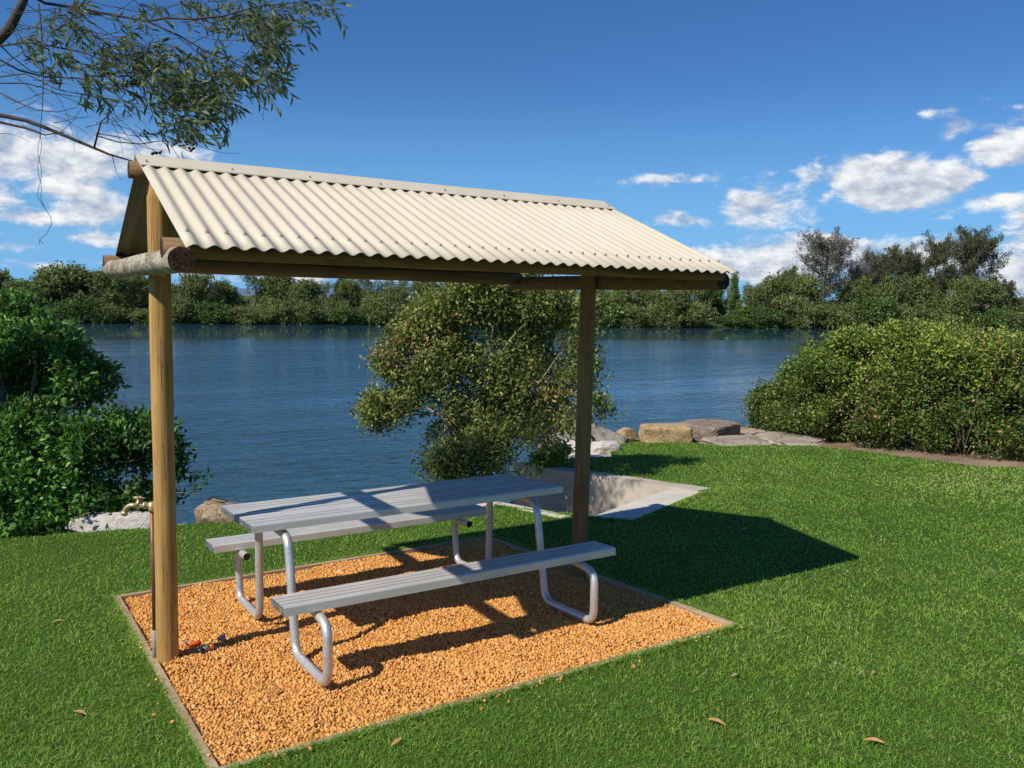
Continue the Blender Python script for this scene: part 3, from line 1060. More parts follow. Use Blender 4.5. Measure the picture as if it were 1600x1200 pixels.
fit = empty('hose_connector', on_gravel(.20, -.02, .018), (0, 0, .5))
tag(fit, 'black and grey hose connector with an orange collar lying in the post shadow', 'hose fitting', 'hose fittings on the gravel')
bm = bmesh.new(); tube(bm, [(-.05, 0, 0), (-.045, 0, 0), (-.02, 0, 0), (-.018, 0, 0)], [.018, .026, .026, .018], 14)
link('cap_ring', bm_mesh('cap_ring', bm, M['black_plastic']), fit)
bm = bmesh.new(); tube(bm, [(-.02, 0, .004), (.0, 0, .006), (.03, 0, .006)], [.019, .016, .018], 14)
link('body', bm_mesh('body', bm, M['grey_plastic']), fit)
bm = bmesh.new(); tube(bm, [(.028, 0, .006), (.032, 0, .006), (.052, 0, .006), (.054, 0, .006)], [.018, .022, .022, .016], 14)
link('collar', bm_mesh('collar', bm, M['orange_plastic']), fit)

fit = empty('hose_nozzle', on_gravel(.165, .115, .012), (0, 0, .25))
tag(fit, 'red orange plastic hose piece lying behind the black connector', 'hose fitting', 'hose fittings on the gravel')
bm = bmesh.new(); tube(bm, [(-.045, 0, 0), (-.03, .004, .004), (.0, 0, .008), (.02, 0, .008), (.04, -.004, .010)], [.008, .012, .013, .017, .016], 12)
link('body', bm_mesh('body', bm, M['red_plastic']), fit)
bm = bmesh.new(); tube(bm, [(-.035, .0, .01), (-.045, .01, .03), (-.05, .012, .035)], [.006, .006, .004], 8)
link('lever', bm_mesh('lever', bm, M['grey_plastic']), fit)

fit = empty('hose_end', on_gravel(.325, .105, .015), (0, 0, .15))
tag(fit, 'small grey hose tail with a dark open mouth standing apart on the gravel', 'hose fitting', 'hose fittings on the gravel')
bm = bmesh.new(); tube(bm, [(-.02, .012, .006), (0, .004, .010), (.022, -.006, .014)], [.011, .017, .022], 14)
for f in bm.faces:
    if len(f.verts) > 4: f.material_index = 1  # end faces painted black for the shade in the hollow
link('body', bm_mesh('body', bm, [M['grey_plastic'], M['black']]), fit)

# ------------------------------------------------------------------ sunken concrete ramp with its walls
P1, P2, P3, P4 = (6.42, 2.03), (4.56, 1.24), (4.33, 1.64), (6.14, 2.52)
bm = bmesh.new()


def v3(p, z): return bm.verts.new((p[0], p[1], z))


a = [v3(P1, gz(*P1) + .004), v3(P2, gz(*P2) + .004), v3(P3, gz(*P3) - .012), v3(P4, -.20)]
bm.faces.new(a)
Q3, Q4 = (4.0, 5.9), (5.83, 6.1)
b0 = [v3(P3, gz(*P3) - .16), v3(P4, -.27)]
bm.faces.new((a[2], a[3], b0[1], b0[0]))                   # the step
b1 = [v3(Q3, -1.75), v3(Q4, -1.70)]
bm.faces.new((b0[0], b0[1], b1[1], b1[0]))
bmesh.ops.recalc_face_normals(bm, faces=bm.faces)
for f in bm.faces:
    if f.normal.z < 0: f.normal_flip()
me = bpy.data.meshes.new('concrete_path'); bm.to_mesh(me); bm.free(); me.materials.append(M['ramp_conc'])
tag(link('concrete_path', me), kind='structure')


def wall_between(name, a, b, th, ztop_off, zbot, mat):
    """a straight wall whose top follows the ground"""
    A, B = Vector((*a, 0)), Vector((*b, 0))
    d = (B - A).normalized(); n = Vector((-d.y, d.x, 0)) * th
    bm = bmesh.new()
    N = 24
    rows = []
    for i in range(N + 1):
        p = A.lerp(B, i / N); row = []
        for q, top in ((p, 1), (p + n, 1), (p + n, 0), (p, 0)):
            z = gz(q.x, q.y) + ztop_off + .006 * mnoise.noise(q * 2) if top else zbot
            row.append(bm.verts.new((q.x + .008 * mnoise.noise(q * 1.7), q.y, z)))
        rows.append(row)
    for i in range(N):
        for k in range(4): bm.faces.new((rows[i][k], rows[i][(k + 1) % 4], rows[i + 1][(k + 1) % 4], rows[i + 1][k]))
    bm.faces.new(rows[0]); bm.faces.new(rows[-1][::-1])
    es = [e for e in bm.edges if e.is_manifold and e.calc_face_angle(0) > 1.0]
    bmesh.ops.bevel(bm, geom=es, offset=.012, segments=2, affect='EDGES')
    return link(name, bm_mesh(name, bm, mat))


tag(wall_between('retaining_wall', (5.80, 5.30), (6.245, 1.98), .25, .024, -1.9, M['wall_conc']),
    'long concrete retaining wall dappled with shade on the far side of the sunken ramp', 'retaining wall')
tag(wall_between('retaining_wall', (4.22, 1.78), (3.83, 4.6), .13, .012, -1.9, M['ramp_conc']),
    'narrow pale concrete kerb wall along the near side of the sunken ramp behind the table', 'retaining wall')


# ------------------------------------------------------------------ rocks
def rock(name, loc, dims, rotz, seed, mat, label, boxy=.5, rough=.12, cuts=5, tilt=(0, 0), cat='rock', group=None, sub=4):
    bm = bmesh.new()
    bmesh.ops.create_icosphere(bm, subdivisions=sub, radius=1)
    rs = random.Random(seed)
    planes = []
    for _ in range(cuts):
        n = Vector((rs.gauss(0, 1), rs.gauss(0, 1), rs.gauss(0, .8))).normalized()
        planes.append((n, rs.uniform(.62, .86)))
    off = Vector((seed * 3.7, seed * 1.3, seed * .7))
    for v in bm.verts:
        p = v.co.normalized()
        e = 2 + boxy * 8
        k = (abs(p.x) ** e + abs(p.y) ** e + abs(p.z) ** e) ** (-1 / e)
        p = p * k
        for n, d in planes:
            s = p.dot(n)
            if s > d: p = p - n * (s - d) * .92
        f = 1 + rough * mnoise.fractal(p * 1.3 + off, 1.0, 2.0, 5) + rough * .35 * mnoise.noise(p * 6 + off)
        v.co = Vector((p.x * dims[0] / 2 * f, p.y * dims[1] / 2 * f, p.z * dims[2] / 2 * f))
    me = bm_mesh(name, bm, mat)
    smooth_by_angle(me, 28)
    o = link(name, me, None, loc, (tilt[0], tilt[1], rotz))
    return tag(o, label, cat, group)


rock('boulder', (0.33, 4.24, -.30), (1.15, .55, .32), -.5, 3, M['rock_white'], 'low white boulder at the lawn edge behind the tap', .1, .10)
rock('boulder', (1.45, 4.15, -.38), (.80, .6, .56), -.35, 8, M['rock_mix'], 'tan boulder at the water edge behind the left end of the table', .25, .14)
rock('boulder', tuple(spot(902, 703, 14.3)), (.72, .62, .48), .2, 5, M['rock_white'], 'bright white boulder at the left beside the bushy tree and wall end', .3, .13)
rock('boulder', tuple(spot(940, 705, 14.0)), (.62, .5, .40), -.3, 21, M['rock_white'], 'rough pale boulder at the lawn edge right of the shelter post', .3, .14)
rock('boulder', tuple(spot(930, 717, 13.4)), (.85, .34, .10), -.45, 33, M['rock_white'], 'thin flat pale stone lying on the lawn before the white boulders', .5, .10)
rock('boulder', (8.45, 6.85, -.42), (1.35, .9, .62), -.4, 13, M['rock_grey'], 'grey boulder mottled with tree shade beside the water', .2, .16)
rock('boulder', (7.75, 6.75, -.40), (1.0, .8, .60), .3, 17, M['rock_grey'], 'dark grey boulder half hidden by the bushy tree', .2, .16)
rock('boulder', (9.3, 6.95, -.42), (.5, .4, .36), .1, 41, M['rock_tan'], 'small tan stone peeping out behind the sandstone block', .2, .12)
rock('stone_block', (9.62, 6.15, -.27), (.88, .55, .36), -.45, 9, M['rock_tan'], 'golden sandstone block on the lawn edge by the water', .9, .06, 0, cat='stone block')
rock('stone_block', (10.8, 6.25, -.29), (1.15, .9, .34), .30, 29, M['rock_brown'], 'long brown stone block with a dark shaded face right of the sandstone block', 1.0, .045, 0, cat='stone block')
for i, (lx, ly, dx, dy, r, lab) in enumerate((
        (10.55, 5.15, 1.35, 1.05, -.3, 'broad flat paving stone directly before the brown stone block'),
        (11.35, 4.90, 1.2, 1.15, .2, 'flat paving stone between the brown stone block and the hedge'),
        (11.05, 4.25, .75, .55, -.5, 'small flat paving stone at the lawn corner nearest the hedge'),
        (12.1, 6.5, 1.4, 1.0, .1, 'flat stone at the water edge behind the brown stone block'))):
    rock('stone_slab', (lx, ly, gz(lx, ly) - .02), (dx, dy, .12), r, 60 + i, M['slab'], lab, .8, .05, 3, cat='stone slab', group='flat stones by the water')

# ------------------------------------------------------------------ foliage
def leaves_mesh(name, pos, ax, nr, ln, wd, tint, mat, fold=.25, droop=.15, simple=False):
    n = len(pos)
    ax = ax / (np.linalg.norm(ax, axis=1)[:, None] + 1e-9)
    sd = np.cross(ax, nr); sd /= (np.linalg.norm(sd, axis=1)[:, None] + 1e-9)
    up = np.cross(sd, ax)
    ln = ln[:, None]; wd = wd[:, None]
    if simple:
        V = np.empty((n, 4, 3))
        mid = pos + ax * ln * .5
        V[:, 0] = pos; V[:, 2] = pos + ax * ln - up * ln * droop
        V[:, 1] = mid + sd * wd * .5 + up * wd * fold; V[:, 3] = mid - sd * wd * .5 + up * wd * fold
        b = (np.arange(n) * 4)[:, None]
        F = [np.concatenate([b + np.array([[0, 1, 2]]), b + np.array([[0, 2, 3]])])]
        T = np.repeat(tint, 4)
    else:
        V = np.empty((n, 6, 3))
        p1 = pos + ax * ln * .32 + up * ln * .02; p2 = pos + ax * ln * .68 - up * ln * droop * .35
        V[:, 0] = pos; V[:, 5] = pos + ax * ln - up * ln * droop
        V[:, 1] = p1 + sd * wd * .46 + up * wd * fold; V[:, 2] = p1 - sd * wd * .46 + up * wd * fold
        V[:, 3] = p2 + sd * wd * .40 + up * wd * fold; V[:, 4] = p2 - sd * wd * .40 + up * wd * fold
        b = (np.arange(n) * 6)[:, None]
        F = [np.concatenate([b + np.array([[0, 1, 2]]), b + np.array([[3, 5, 4]])]), b + np.array([[1, 3, 4, 2]])]
        T = np.repeat(tint, 6)
    return np_mesh(name, V.reshape(-1, 3), F, mat, T)


def unit(n):
    v = rng.normal(size=(n, 3)); return v / np.linalg.norm(v, axis=1)[:, None]


def blob_points(blobs, per, shell=.55):
    """points through a set of ellipsoids, denser towards the outside; returns pos, outward normal"""
    P, N = [], []
    for (c, r, wgt) in blobs:
        k = max(1, int(per * wgt))
        d = unit(k)
        rad = shell + (1 - shell) * rng.random(k) ** .6
        P.append(np.array(c) + d * np.array(r) * rad[:, None]); q = d / np.array(r); N.append(q / np.linalg.norm(q, axis=1)[:, None])
    return np.concatenate(P), np.concatenate(N)


def fnoise(P, f, seed=0):
    P = P * f + seed
    return (np.sin(P[:, 0] * 1.3 + 1.9 * np.sin(P[:, 1] * .9 + P[:, 2] * .7)) + np.sin(P[:, 1] * 1.7 + 1.6 * np.sin(P[:, 2] * 1.1 + P[:, 0] * .8))
            + np.sin(P[:, 2] * 1.9 + 1.4 * np.sin(P[:, 0] * 1.2 - P[:, 1]))) / 3


def clustered(P, N, k, spread, ln, wd, out=.6, upb=.3, tint=(.45, .2), lnv=.3):
    """k leaves at each cluster point, fanned round the outward direction"""
    P = P + rng.normal(size=P.shape) * spread * 1.5
    n = len(P) * k
    C = np.repeat(P, k, 0); O = np.repeat(N, k, 0)
    pos = C + rng.normal(size=(n, 3)) * spread
    ax = unit(n) + O * out + np.array([0, 0, upb])
    nr = unit(n) * .7 + O * .6 + np.array([0, 0, .5])
    L = ln * rng.uniform(1 - lnv, 1 + lnv, n)
    ct = np.repeat(rng.normal(0, tint[1] * .6, len(P)), k)
    t = np.clip(rng.normal(tint[0], tint[1] * .6, n) + ct, 0, .97)
    return pos, ax, nr, L, wd * L / ln, t


def branches(bm, root, tips, r0, r1, mat=0, seg=7, sag=.12, wig=.1, n=7):
    root = Vector(root)
    for t in tips:
        t = Vector(t); pts, rr = [], []
        side = Vector((random.gauss(0, 1), random.gauss(0, 1), random.gauss(0, .5))) * wig * (t - root).length
        for i in range(n + 1):
            s = i / n
            p = root.lerp(t, s) + side * math.sin(s * math.pi) + Vector((random.gauss(0, 1), random.gauss(0, 1), random.gauss(0, 1))) * wig * .12 * (t - root).length * s
            p.z += sag * (t - root).length * math.sin(s * math.pi)
            pts.append(p); rr.append(r0 + (r1 - r0) * s)
        tube(bm, pts, rr, seg, True, mat)


# ---- left bush: dark glossy shrub with several lobes
def bush_left():
    root = empty('shrub', (-.55, 5.35, gz(-.55, 5.35) - .25))
    tag(root, 'tall dark green glossy shrub at the left by the water', 'shrub')
    o = np.array(root.location)
    S = lambda u, v, d: np.array(spot(u, v, d))
    B = [(S(-30, 525, 9.3), (.52, .5, .38), 1.0), (S(60, 560, 9.1), (.50, .5, .40), 1.0), (S(35, 505, 9.3), (.26, .3, .22), .4), (S(120, 600, 9.1), (.36, .4, .26), .7),
         (S(-60, 640, 9.2), (.65, .6, .55), 1.2), (S(40, 690, 8.8), (.50, .5, .35), .9), (S(160, 690, 8.9), (.44, .45, .30), .8), (S(225, 715, 8.9), (.38, .4, .34), .75),
         (S(270, 770, 8.9), (.27, .3, .28), .55), (S(215, 790, 8.9), (.40, .35, .20), .5), (S(20, 760, 8.6), (.40, .35, .36), .8), (S(125, 790, 8.7), (.36, .35, .22), .5), (S(-90, 780, 8.7), (.5, .5, .45), .8),
         (S(10, 600, 9.0), (.4, .4, .3), .8), (S(60, 800, 8.6), (.5, .35, .22), .7), (S(80, 750, 8.7), (.35, .35, .25), .5), (S(-40, 720, 8.9), (.5, .45, .4), .9), (S(-140, 560, 9.6), (.7, .7, .6), .9), (S(0, 478, 9.6), (.22, .3, .18), .35)]
    P, N = blob_points(B, 470, .3)
    keep = fnoise(P, 3.6, 2) > -.22
    P, N = P[keep], N[keep]
    pos, ax, nr, L, W, t = clustered(P, N, 12, .045, .078, .031, .9, .35, (.42, .32))
    # tone varies from lobe to lobe and gets darker towards the right
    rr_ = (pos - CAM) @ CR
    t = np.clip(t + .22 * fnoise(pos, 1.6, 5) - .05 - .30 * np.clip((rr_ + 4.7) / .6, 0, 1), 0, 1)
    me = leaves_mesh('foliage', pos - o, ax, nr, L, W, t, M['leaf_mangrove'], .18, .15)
    link('foliage', me, root)
    bm = bmesh.new()
    base = Vector((0, 0, 0))
    tips = [Vector(np.array(b[0]) - o) for b in B]
    branches(bm, base, tips, .035, .008, 0, 7, .05, .16)
    for tpt in tips:
        branches(bm, tpt, [tpt + Vector(unit(1)[0]) * .35 for _ in range(4)], .009, .003, 0, 5, .0, .1, 4)
    link('trunk', bm_mesh('trunk', bm, M['bark_mid']), root)


bush_left()


# ---- the bushy tree in the middle
def tree_mid():
    root = empty('bushy_tree', (4.35, 4.85, -.95))
    tag(root, 'bushy olive green tree with pale twisted branches behind the picnic table', 'tree')
    o = np.array(root.location)
    S = lambda u, v, d: np.array(spot(u, v, d - .65))
    B = [(S(700, 475, 11.6), (.42, .5, .30), .9), (S(770, 470, 11.7), (.45, .5, .28), .9), (S(850, 475, 11.6), (.45, .5, .30), .9), (S(915, 480, 11.4), (.28, .35, .28), .5),
         (S(660, 520, 11.6), (.40, .45, .26), .8), (S(620, 560, 11.5), (.32, .4, .24), .6), (S(610, 630, 11.5), (.36, .4, .18), .6), (S(590, 645, 11.5), (.22, .3, .16), .3), (S(650, 600, 11.5), (.28, .3, .2), .4),
         (S(740, 540, 11.8), (.5, .5, .34), .9), (S(830, 545, 11.8), (.5, .5, .34), .9), (S(890, 560, 11.5), (.34, .4, .34), .7),
         (S(920, 620, 11.4), (.26, .35, .30), .5), (S(860, 625, 11.6), (.40, .45, .30), .8), (S(780, 620, 11.8), (.42, .5, .30), .6), (S(725, 650, 11.6), (.34, .4, .28), .55),
         (S(822, 668, 11.4), (.36, .4, .22), .5), (S(755, 700, 11.3), (.40, .4, .26), .8), (S(700, 725, 11.2), (.28, .3, .24), .6), (S(770, 740, 11.1), (.40, .35, .20), .5), (S(890, 655, 11.4), (.22, .3, .15), .3),
         (S(690, 690, 11.5), (.2, .25, .2), .25), (S(700, 610, 11.4), (.3, .3, .3), .6), (S(760, 660, 11.4), (.3, .3, .3), .6), (S(810, 600, 11.5), (.35, .3, .3), .7), (S(690, 560, 11.4), (.3, .3, .26), .6), (S(770, 570, 11.5), (.4, .3, .3), .7), (S(680, 500, 11.5), (.3, .3, .3), .6), (S(720, 445, 11.6), (.34, .35, .16), .35), (S(810, 442, 11.7), (.5, .4, .14), .4)]
    P, N = blob_points(B, 700, .25)
    keep = fnoise(P, 4.2, 9) > -.22
    P, N = P[keep], N[keep]
    pos, ax, nr, L, W, t = clustered(P, N, 9, .05, .056, .024, .7, .3, (.48, .32))
    t = np.clip(t + .18 * fnoise(pos, 1.9, 3), 0, .93)
    for c in (S(645, 540, 11.5), S(690, 520, 11.4), S(600, 545, 11.4), S(850, 610, 11.3), S(880, 640, 11.3)):   # browned-off twigs
        m = rng.random(len(pos)) < .30 * np.exp(-(np.linalg.norm(pos - c, axis=1) / .26) ** 2)
        t[m] = 1.0
    link('foliage', leaves_mesh('foliage', pos - o, ax, nr, L, W, t, M['leaf_olive'], .2, .12), root)
    bm = bmesh.new()
    q = lambda u, v, d=11.5: Vector(np.array(spot(u, v, d - .65)) - o)
    # pale main stems
    tube(bm, [Vector((0, 0, 0)), q(715, 745, 11.4), q(708, 690, 11.35), q(700, 650, 11.35), q(695, 600, 11.45), q(702, 560, 11.5), q(690, 510)], [.045, .038, .032, .026, .022, .015, .006], 8, wob=.15)
    tube(bm, [q(708, 678, 11.32), q(690, 650, 11.25), q(665, 636, 11.25), q(640, 640, 11.3), q(610, 650, 11.4)], [.024, .018, .014, .010, .005], 7, wob=.15)
    tube(bm, [Vector((.1, 0, 0)), q(760, 740, 11.5), q(765, 660, 11.6), q(764, 590, 11.55), q(765, 550), q(772, 500)], [.04, .034, .03, .024, .018, .006], 8, wob=.15)
    tube(bm, [q(765, 640, 11.55), q(800, 610, 11.4), q(845, 595, 11.3), q(862, 570, 11.3), q(880, 545, 11.4)], [.02, .016, .012, .009, .004], 7, wob=.15)
    tube(bm, [q(765, 670, 11.55), q(820, 640, 11.4), q(870, 615, 11.3), q(905, 590, 11.3)], [.018, .013, .009, .004], 7, wob=.15)
    tips = [Vector(np.array(b[0]) - o) for b in B]
    branches(bm, q(765, 640, 11.6), tips[::2], .018, .004, 0, 5, .0, .12)
    branches(bm, q(700, 650, 11.4), [t for t in tips if t.x < q(740, 600).x], .015, .004, 0, 5, .0, .12)
    for tpt in tips:
        branches(bm, tpt, [tpt + Vector(unit(1)[0]) * .38 for _ in range(5)], .006, .002, 0, 4, .0, .14, 4)
    link('trunk', bm_mesh('trunk', bm, M['bark_grey']), root)


tree_mid()


# ---- small leafy plant at the wall end
def small_plant():
    c = np.array(spot(862, 712, 12.2))
    root = empty('leafy_plant', (c[0], c[1], gz(c[0], c[1]) - .1))
    tag(root, 'small bright green leafy plant between the wall end and white boulder', 'plant')
    o = np.array(root.location)
    B = [(c, (.22, .2, .14), 1), (spot(845, 722, 12.1), (.14, .14, .08), .5), (spot(880, 702, 12.3), (.1, .1, .08), .3)]
    P, N = blob_points(B, 120, .3)
    pos, ax, nr, L, W, t = clustered(P, N, 7, .03, .07, .035, .9, .4, (.75, .2))
    link('foliage', leaves_mesh('foliage', pos - o, ax, nr, L, W, t, M['leaf_hedge'], .15, .15), root)
    bm = bmesh.new()
    branches(bm, (0, 0, 0), [Vector(np.array(b[0]) - o) for b in B], .01, .003, 0, 5)
    link('stem', bm_mesh('stem', bm, M['bark_mid']), root)


small_plant()


# ---- big hedge-like thicket at the right
def thicket():
    root = empty('shrub_thicket', (12.9, 3.4, gz(12.9, 3.4)))
    tag(root, 'wide rounded thicket of green shrubs by the water at the right', 'thicket')
    o = np.array(root.location)
    B = []
    line = [(13.15, 6.0, .72), (12.95, 5.45, 1.12), (12.75, 4.85, 1.55), (12.75, 4.2, 1.88), (12.7, 3.4, 1.95), (12.8, 2.6, 1.82), (12.9, 1.8, 1.62), (13.0, 1.0, 1.48), (13.2, 0.1, 1.40), (13.4, -.9, 1.40), (13.6, -2.0, 1.45)]
    rs = random.Random(5)
    for (x, y, h) in line:
        g = gz(x, y)
        B.append(((x, y, g + h * .52), (1.0, .75, h * .50), 2.3))
        B.append(((x - .62, y, g + h * .20), (.62, .6, h * .22), 1.0))
        for k in range(5):                                  # lumps over the crown and face
            a = rs.uniform(-1.5, 1.5); r = rs.uniform(.5, .95)
            B.append(((x - math.cos(a) * r * .9, y + math.sin(a) * .6, g + h * rs.uniform(.30, .86)), (rs.uniform(.25, .42), rs.uniform(.25, .42), rs.uniform(.16, .30)), .5))
        for k in range(4):
            B.append(((x + rs.uniform(-.8, .6), y + rs.uniform(-.4, .4), g + h * rs.uniform(.86, .97)), (rs.uniform(.10, .2), rs.uniform(.10, .2), rs.uniform(.07, .14)), .16))
        for k in range(2):
            B.append(((x + rs.uniform(-.5, .7), y + rs.uniform(-.4, .4), g + h * .93), (rs.uniform(.28, .45), rs.uniform(.28, .45), rs.uniform(.10, .18)), .45))
        B.append(((x + 1.3, y, g + h * .55), (1.0, .8, h * .5), .8))
    P, N = blob_points(B, 520, .5)
    keep = (fnoise(P, 3.6, 4) > .02 - .5 * np.clip((P[:, 2] + .3) / 1.6, 0, 1)) & (P[:, 2] > gz(P[:, 0], P[:, 1]) + .02)
    P, N = P[keep], N[keep]
    pos, ax, nr, L, W, t = clustered(P, N, 11, .055, .056, .027, .7, .3, (.38, .34))
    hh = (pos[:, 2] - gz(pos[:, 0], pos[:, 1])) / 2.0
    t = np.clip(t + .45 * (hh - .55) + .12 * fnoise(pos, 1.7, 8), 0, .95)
    m = rng.random(len(pos)) < .02 + .12 * np.clip(fnoise(pos, 1.2, 21), 0, 1) * (pos[:, 1] < 4.2)
    t[m] = 1.0
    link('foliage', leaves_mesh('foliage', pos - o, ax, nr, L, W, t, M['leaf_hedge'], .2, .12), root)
    bm = bmesh.new()
    for (x, y, h) in line:
        for k in range(3):
            bx, by = x - rs.uniform(.3, 1.0), y + rs.uniform(-.5, .5)
            b0 = Vector((bx, by, gz(bx, by) - .05)) - Vector(o)
            tp_ = [b0 + Vector((rs.uniform(-.3, .5), rs.uniform(-.5, .5), h * rs.uniform(.45, .9))) for _ in range(2)]
            branches(bm, b0, tp_, .008, .003, 0, 5, .0, .12, 6)
    link('stem', bm_mesh('stem', bm, M['bark_mid']), root)


thicket()


# ---- tree overhanging from the left, its trunk out of view
def overhang():
    D = 7.2
    base = np.array(spot(-330, 760, 8.2)); base[2] = gz(base[0], base[1]) - .1
    root = empty('overhanging_tree', tuple(base))
    tag(root, 'tree with long narrow leaves whose branches hang in from the top left', 'tree')
    o = np.array(root.location)
    q = lambda u, v, d=D: Vector(np.array(spot(u, v, d)) - o)
    bm = bmesh.new()
    tube(bm, [Vector((0, 0, -.1)), q(-320, 520, 8.0), q(-280, 350, 7.7), q(-180, 220, 7.5), q(-90, 140, 7.3), q(-20, 80), q(15, 45), q(35, 5), q(60, -60), q(90, -160)],
         [.17, .15, .13, .10, .075, .045, .040, .034, .028, .016], 10, wob=.1)
    tube(bm, [q(-280, 350, 7.7), q(-160, 240, 7.4), q(-60, 178), q(0, 180), q(40, 188), q(80, 203), q(125, 222), q(170, 241), q(207, 252)], [.10, .06, .034, .020, .018, .016, .014, .010, .006], 8, wob=.1)
    tube(bm, [q(-60, 178), q(0, 191), q(40, 200), q(70, 211), q(100, 206)], [.02, .012, .010, .006, .004], 6)
    twigs = [  # (radius, polyline)
        (.014, [(45, -10), (70, 5), (120, 12), (180, 24), (230, 33), (280, 56), (330, 84), (365, 98), (395, 112), (420, 130)]),
        (.011, [(230, 33), (260, 28), (300, 30), (350, 25), (400, 10), (450, 5), (500, 0)]),
        (.009, [(300, 30), (340, 50), (380, 55), (420, 45)]),
        (.009, [(0, 72), (40, 66), (80, 72), (130, 82), (180, 100), (230, 120), (280, 150), (320, 170)]),
        (.009, [(-10, 88), (30, 110), (70, 120), (120, 122), (170, 130), (220, 150), (270, 185), (310, 205)]),
        (.007, [(-10, 60), (20, 90), (50, 112), (90, 120)]),
        (.006, [(0, 120), (40, 115), (90, 140), (140, 150), (200, 160), (250, 168)]),
        (.007, [(0, 145), (30, 160), (55, 172), (90, 175), (120, 168)]),
        (.006, [(0, 130), (40, 130), (70, 138), (120, 160), (170, 182)]),
        (.009, [(147, 231), (153, 208), (158, 190), (170, 180), (180, 165), (200, 140)]),
        (.006, [(150, 212), (185, 222), (220, 225), (250, 220), (275, 222), (300, 218), (335, 206)]),
        (.005, [(150, 208), (190, 215), (230, 232), (260, 235)]),
        (.004, [(175, 241), (178, 255), (182, 270), (192, 283)]),
        (.008, [(60, 5), (64, 40), (66, 80), (68, 120), (66, 170), (62, 215)]),
        (.005, [(110, 10), (150, 40), (190, 65), (230, 75), (280, 80)]),
        (.005, [(180, 24), (210, 60), (240, 85), (290, 110), (330, 120)]),
        (.004, [(20, -10), (60, 20), (100, 50), (130, 80), (150, 110)]),
        (.004, [(200, -10), (230, 20), (260, 50), (300, 70)]),
        (.004, [(100, -10), (150, 5), (210, 18)]),
        (.004, [(365, 98), (385, 85), (400, 65), (425, 55)]),
        (.004, [(330, 84), (345, 110), (350, 130), (365, 145)]),
    ]
    leafpts, leafdir = [], []
    for r, pl in twigs:
        dj = D + random.uniform(-.35, .35)
        pts = [q(u, v, D + (dj - D) * min(1, i / 2)) for i, (u, v) in enumerate(pl)]
        n = len(pts)
        tube(bm, pts, [r * (1 - .75 * i / (n - 1)) for i in range(n)], 6)
    # a haze of fine bare twiglets
    for _ in range(110):
        u0, v0 = random.uniform(-10, 330), random.uniform(0, 215)
        if v0 > 120 and u0 > 310: continue
        ang = random.uniform(-.5, .9); Lp = random.uniform(35, 110)
        cv = random.uniform(-.5, .5); dd = D + random.uniform(-.4, .4)
        pl = [(u0 + Lp * t_ * math.cos(ang + cv * t_), v0 + Lp * t_ * math.sin(ang + cv * t_)) for t_ in (0, .25, .5, .75, 1)]
        tube(bm, [q(a_, b_, dd) for a_, b_ in pl], [.0036, .003, .0025, .002, .0012], 4, False)
    # hanging dead strings of bark
    for k in range(2):
        tube(bm, [q(62 + 3 * math.sin(v * .09 + k * 2.4), v) for v in range(205, 311, 8)] + [q(70, 325), q(80, 340), q(80, 352), q(72, 366), q(62, 374), q(61 + k * 6, 381)],
             [.0028] * 20, 4)
    # leaf sprays: centre, spread in picture units, number of twiglets
    sprays = [(95, 25, 40, 20, 26), (60, 45, 25, 20, 10), (100, 80, 45, 22, 24), (60, 95, 25, 14, 8), (130, 110, 35, 18, 16), (190, 78, 45, 18, 30), (240, 100, 45, 25, 50), (290, 125, 50, 28, 62),
              (250, 145, 45, 25, 40), (310, 165, 35, 25, 45), (220, 125, 40, 20, 22), (290, 190, 30, 16, 22), (250, 205, 28, 10, 10), (200, 30, 40, 18, 12), (340, 100, 25, 20, 18),
              (350, 30, 45, 25, 32), (400, 25, 40, 22, 34), (460, 12, 40, 14, 20), (500, 4, 18, 8, 6), (420, 50, 25, 20, 20), (400, 75, 28, 22, 24), (415, 110, 22, 18, 20), (385, 95, 25, 15, 12), (395, 140, 14, 12, 5), (370, 125, 18, 10, 6),
              (300, 5, 60, 12, 20), (150, 140, 40, 15, 10), (110, 150, 30, 14, 6), (30, 70, 25, 18, 6)]
    P, A = [], []
    for (u, v, su, sv, k) in sprays:
        for _ in range(int(k * .82)):
            uu, vv = random.gauss(u, su * .72), random.gauss(v, sv * .74)
            a = q(uu, vv, D + random.gauss(0, .25))
            ang = random.uniform(-.6, 1.4)
            dv = (Vector(CR) * math.cos(ang) - Vector(CU) * math.sin(ang) * .8 + Vector(CF) * random.uniform(-.6, .6)).normalized()
            L = random.uniform(.12, .24)
            tube(bm, [a, a + dv * L * .5 + Vector((0, 0, .01)), a + dv * L], [.0028, .0022, .0012], 4, False)
            m = random.randint(6, 9)
            for j in range(m):
                s = (j + .5) / m
                P.append(a + dv * L * s)
                side = Vector(unit(1)[0]); side = (side - dv * side.dot(dv))
                A.append(dv * .7 + side * .9 + Vector((0, 0, -.2)))
    P = np.array([p[:] for p in P]); A = np.array([p[:] for p in A]); n = len(P)
    L = rng.uniform(.070, .140, n)
    t = np.clip(rng.normal(.45, .22, n), 0, 1)
    link('foliage', leaves_mesh('foliage', P, A, unit(n) + np.array([0, 0, .5]), L, L * .19, t, M['leaf_gum'], .15, .28), root)
    # dark seed pods near the twig ends
    for (u, v) in ((290, 222), (300, 226), (308, 220), (283, 228), (296, 232), (304, 234), (242, 238), (250, 236), (224, 208), (228, 205), (246, 242)):
        for _ in range(2):
            c = q(u + random.uniform(-5, 5), v + random.uniform(-4, 4))
            bmesh.ops.create_icosphere(bm, subdivisions=1, radius=random.uniform(.010, .017), matrix=Matrix.Translation(c))
    link('trunk', bm_mesh('trunk', bm, M['bark_dark']), root)


overhang()


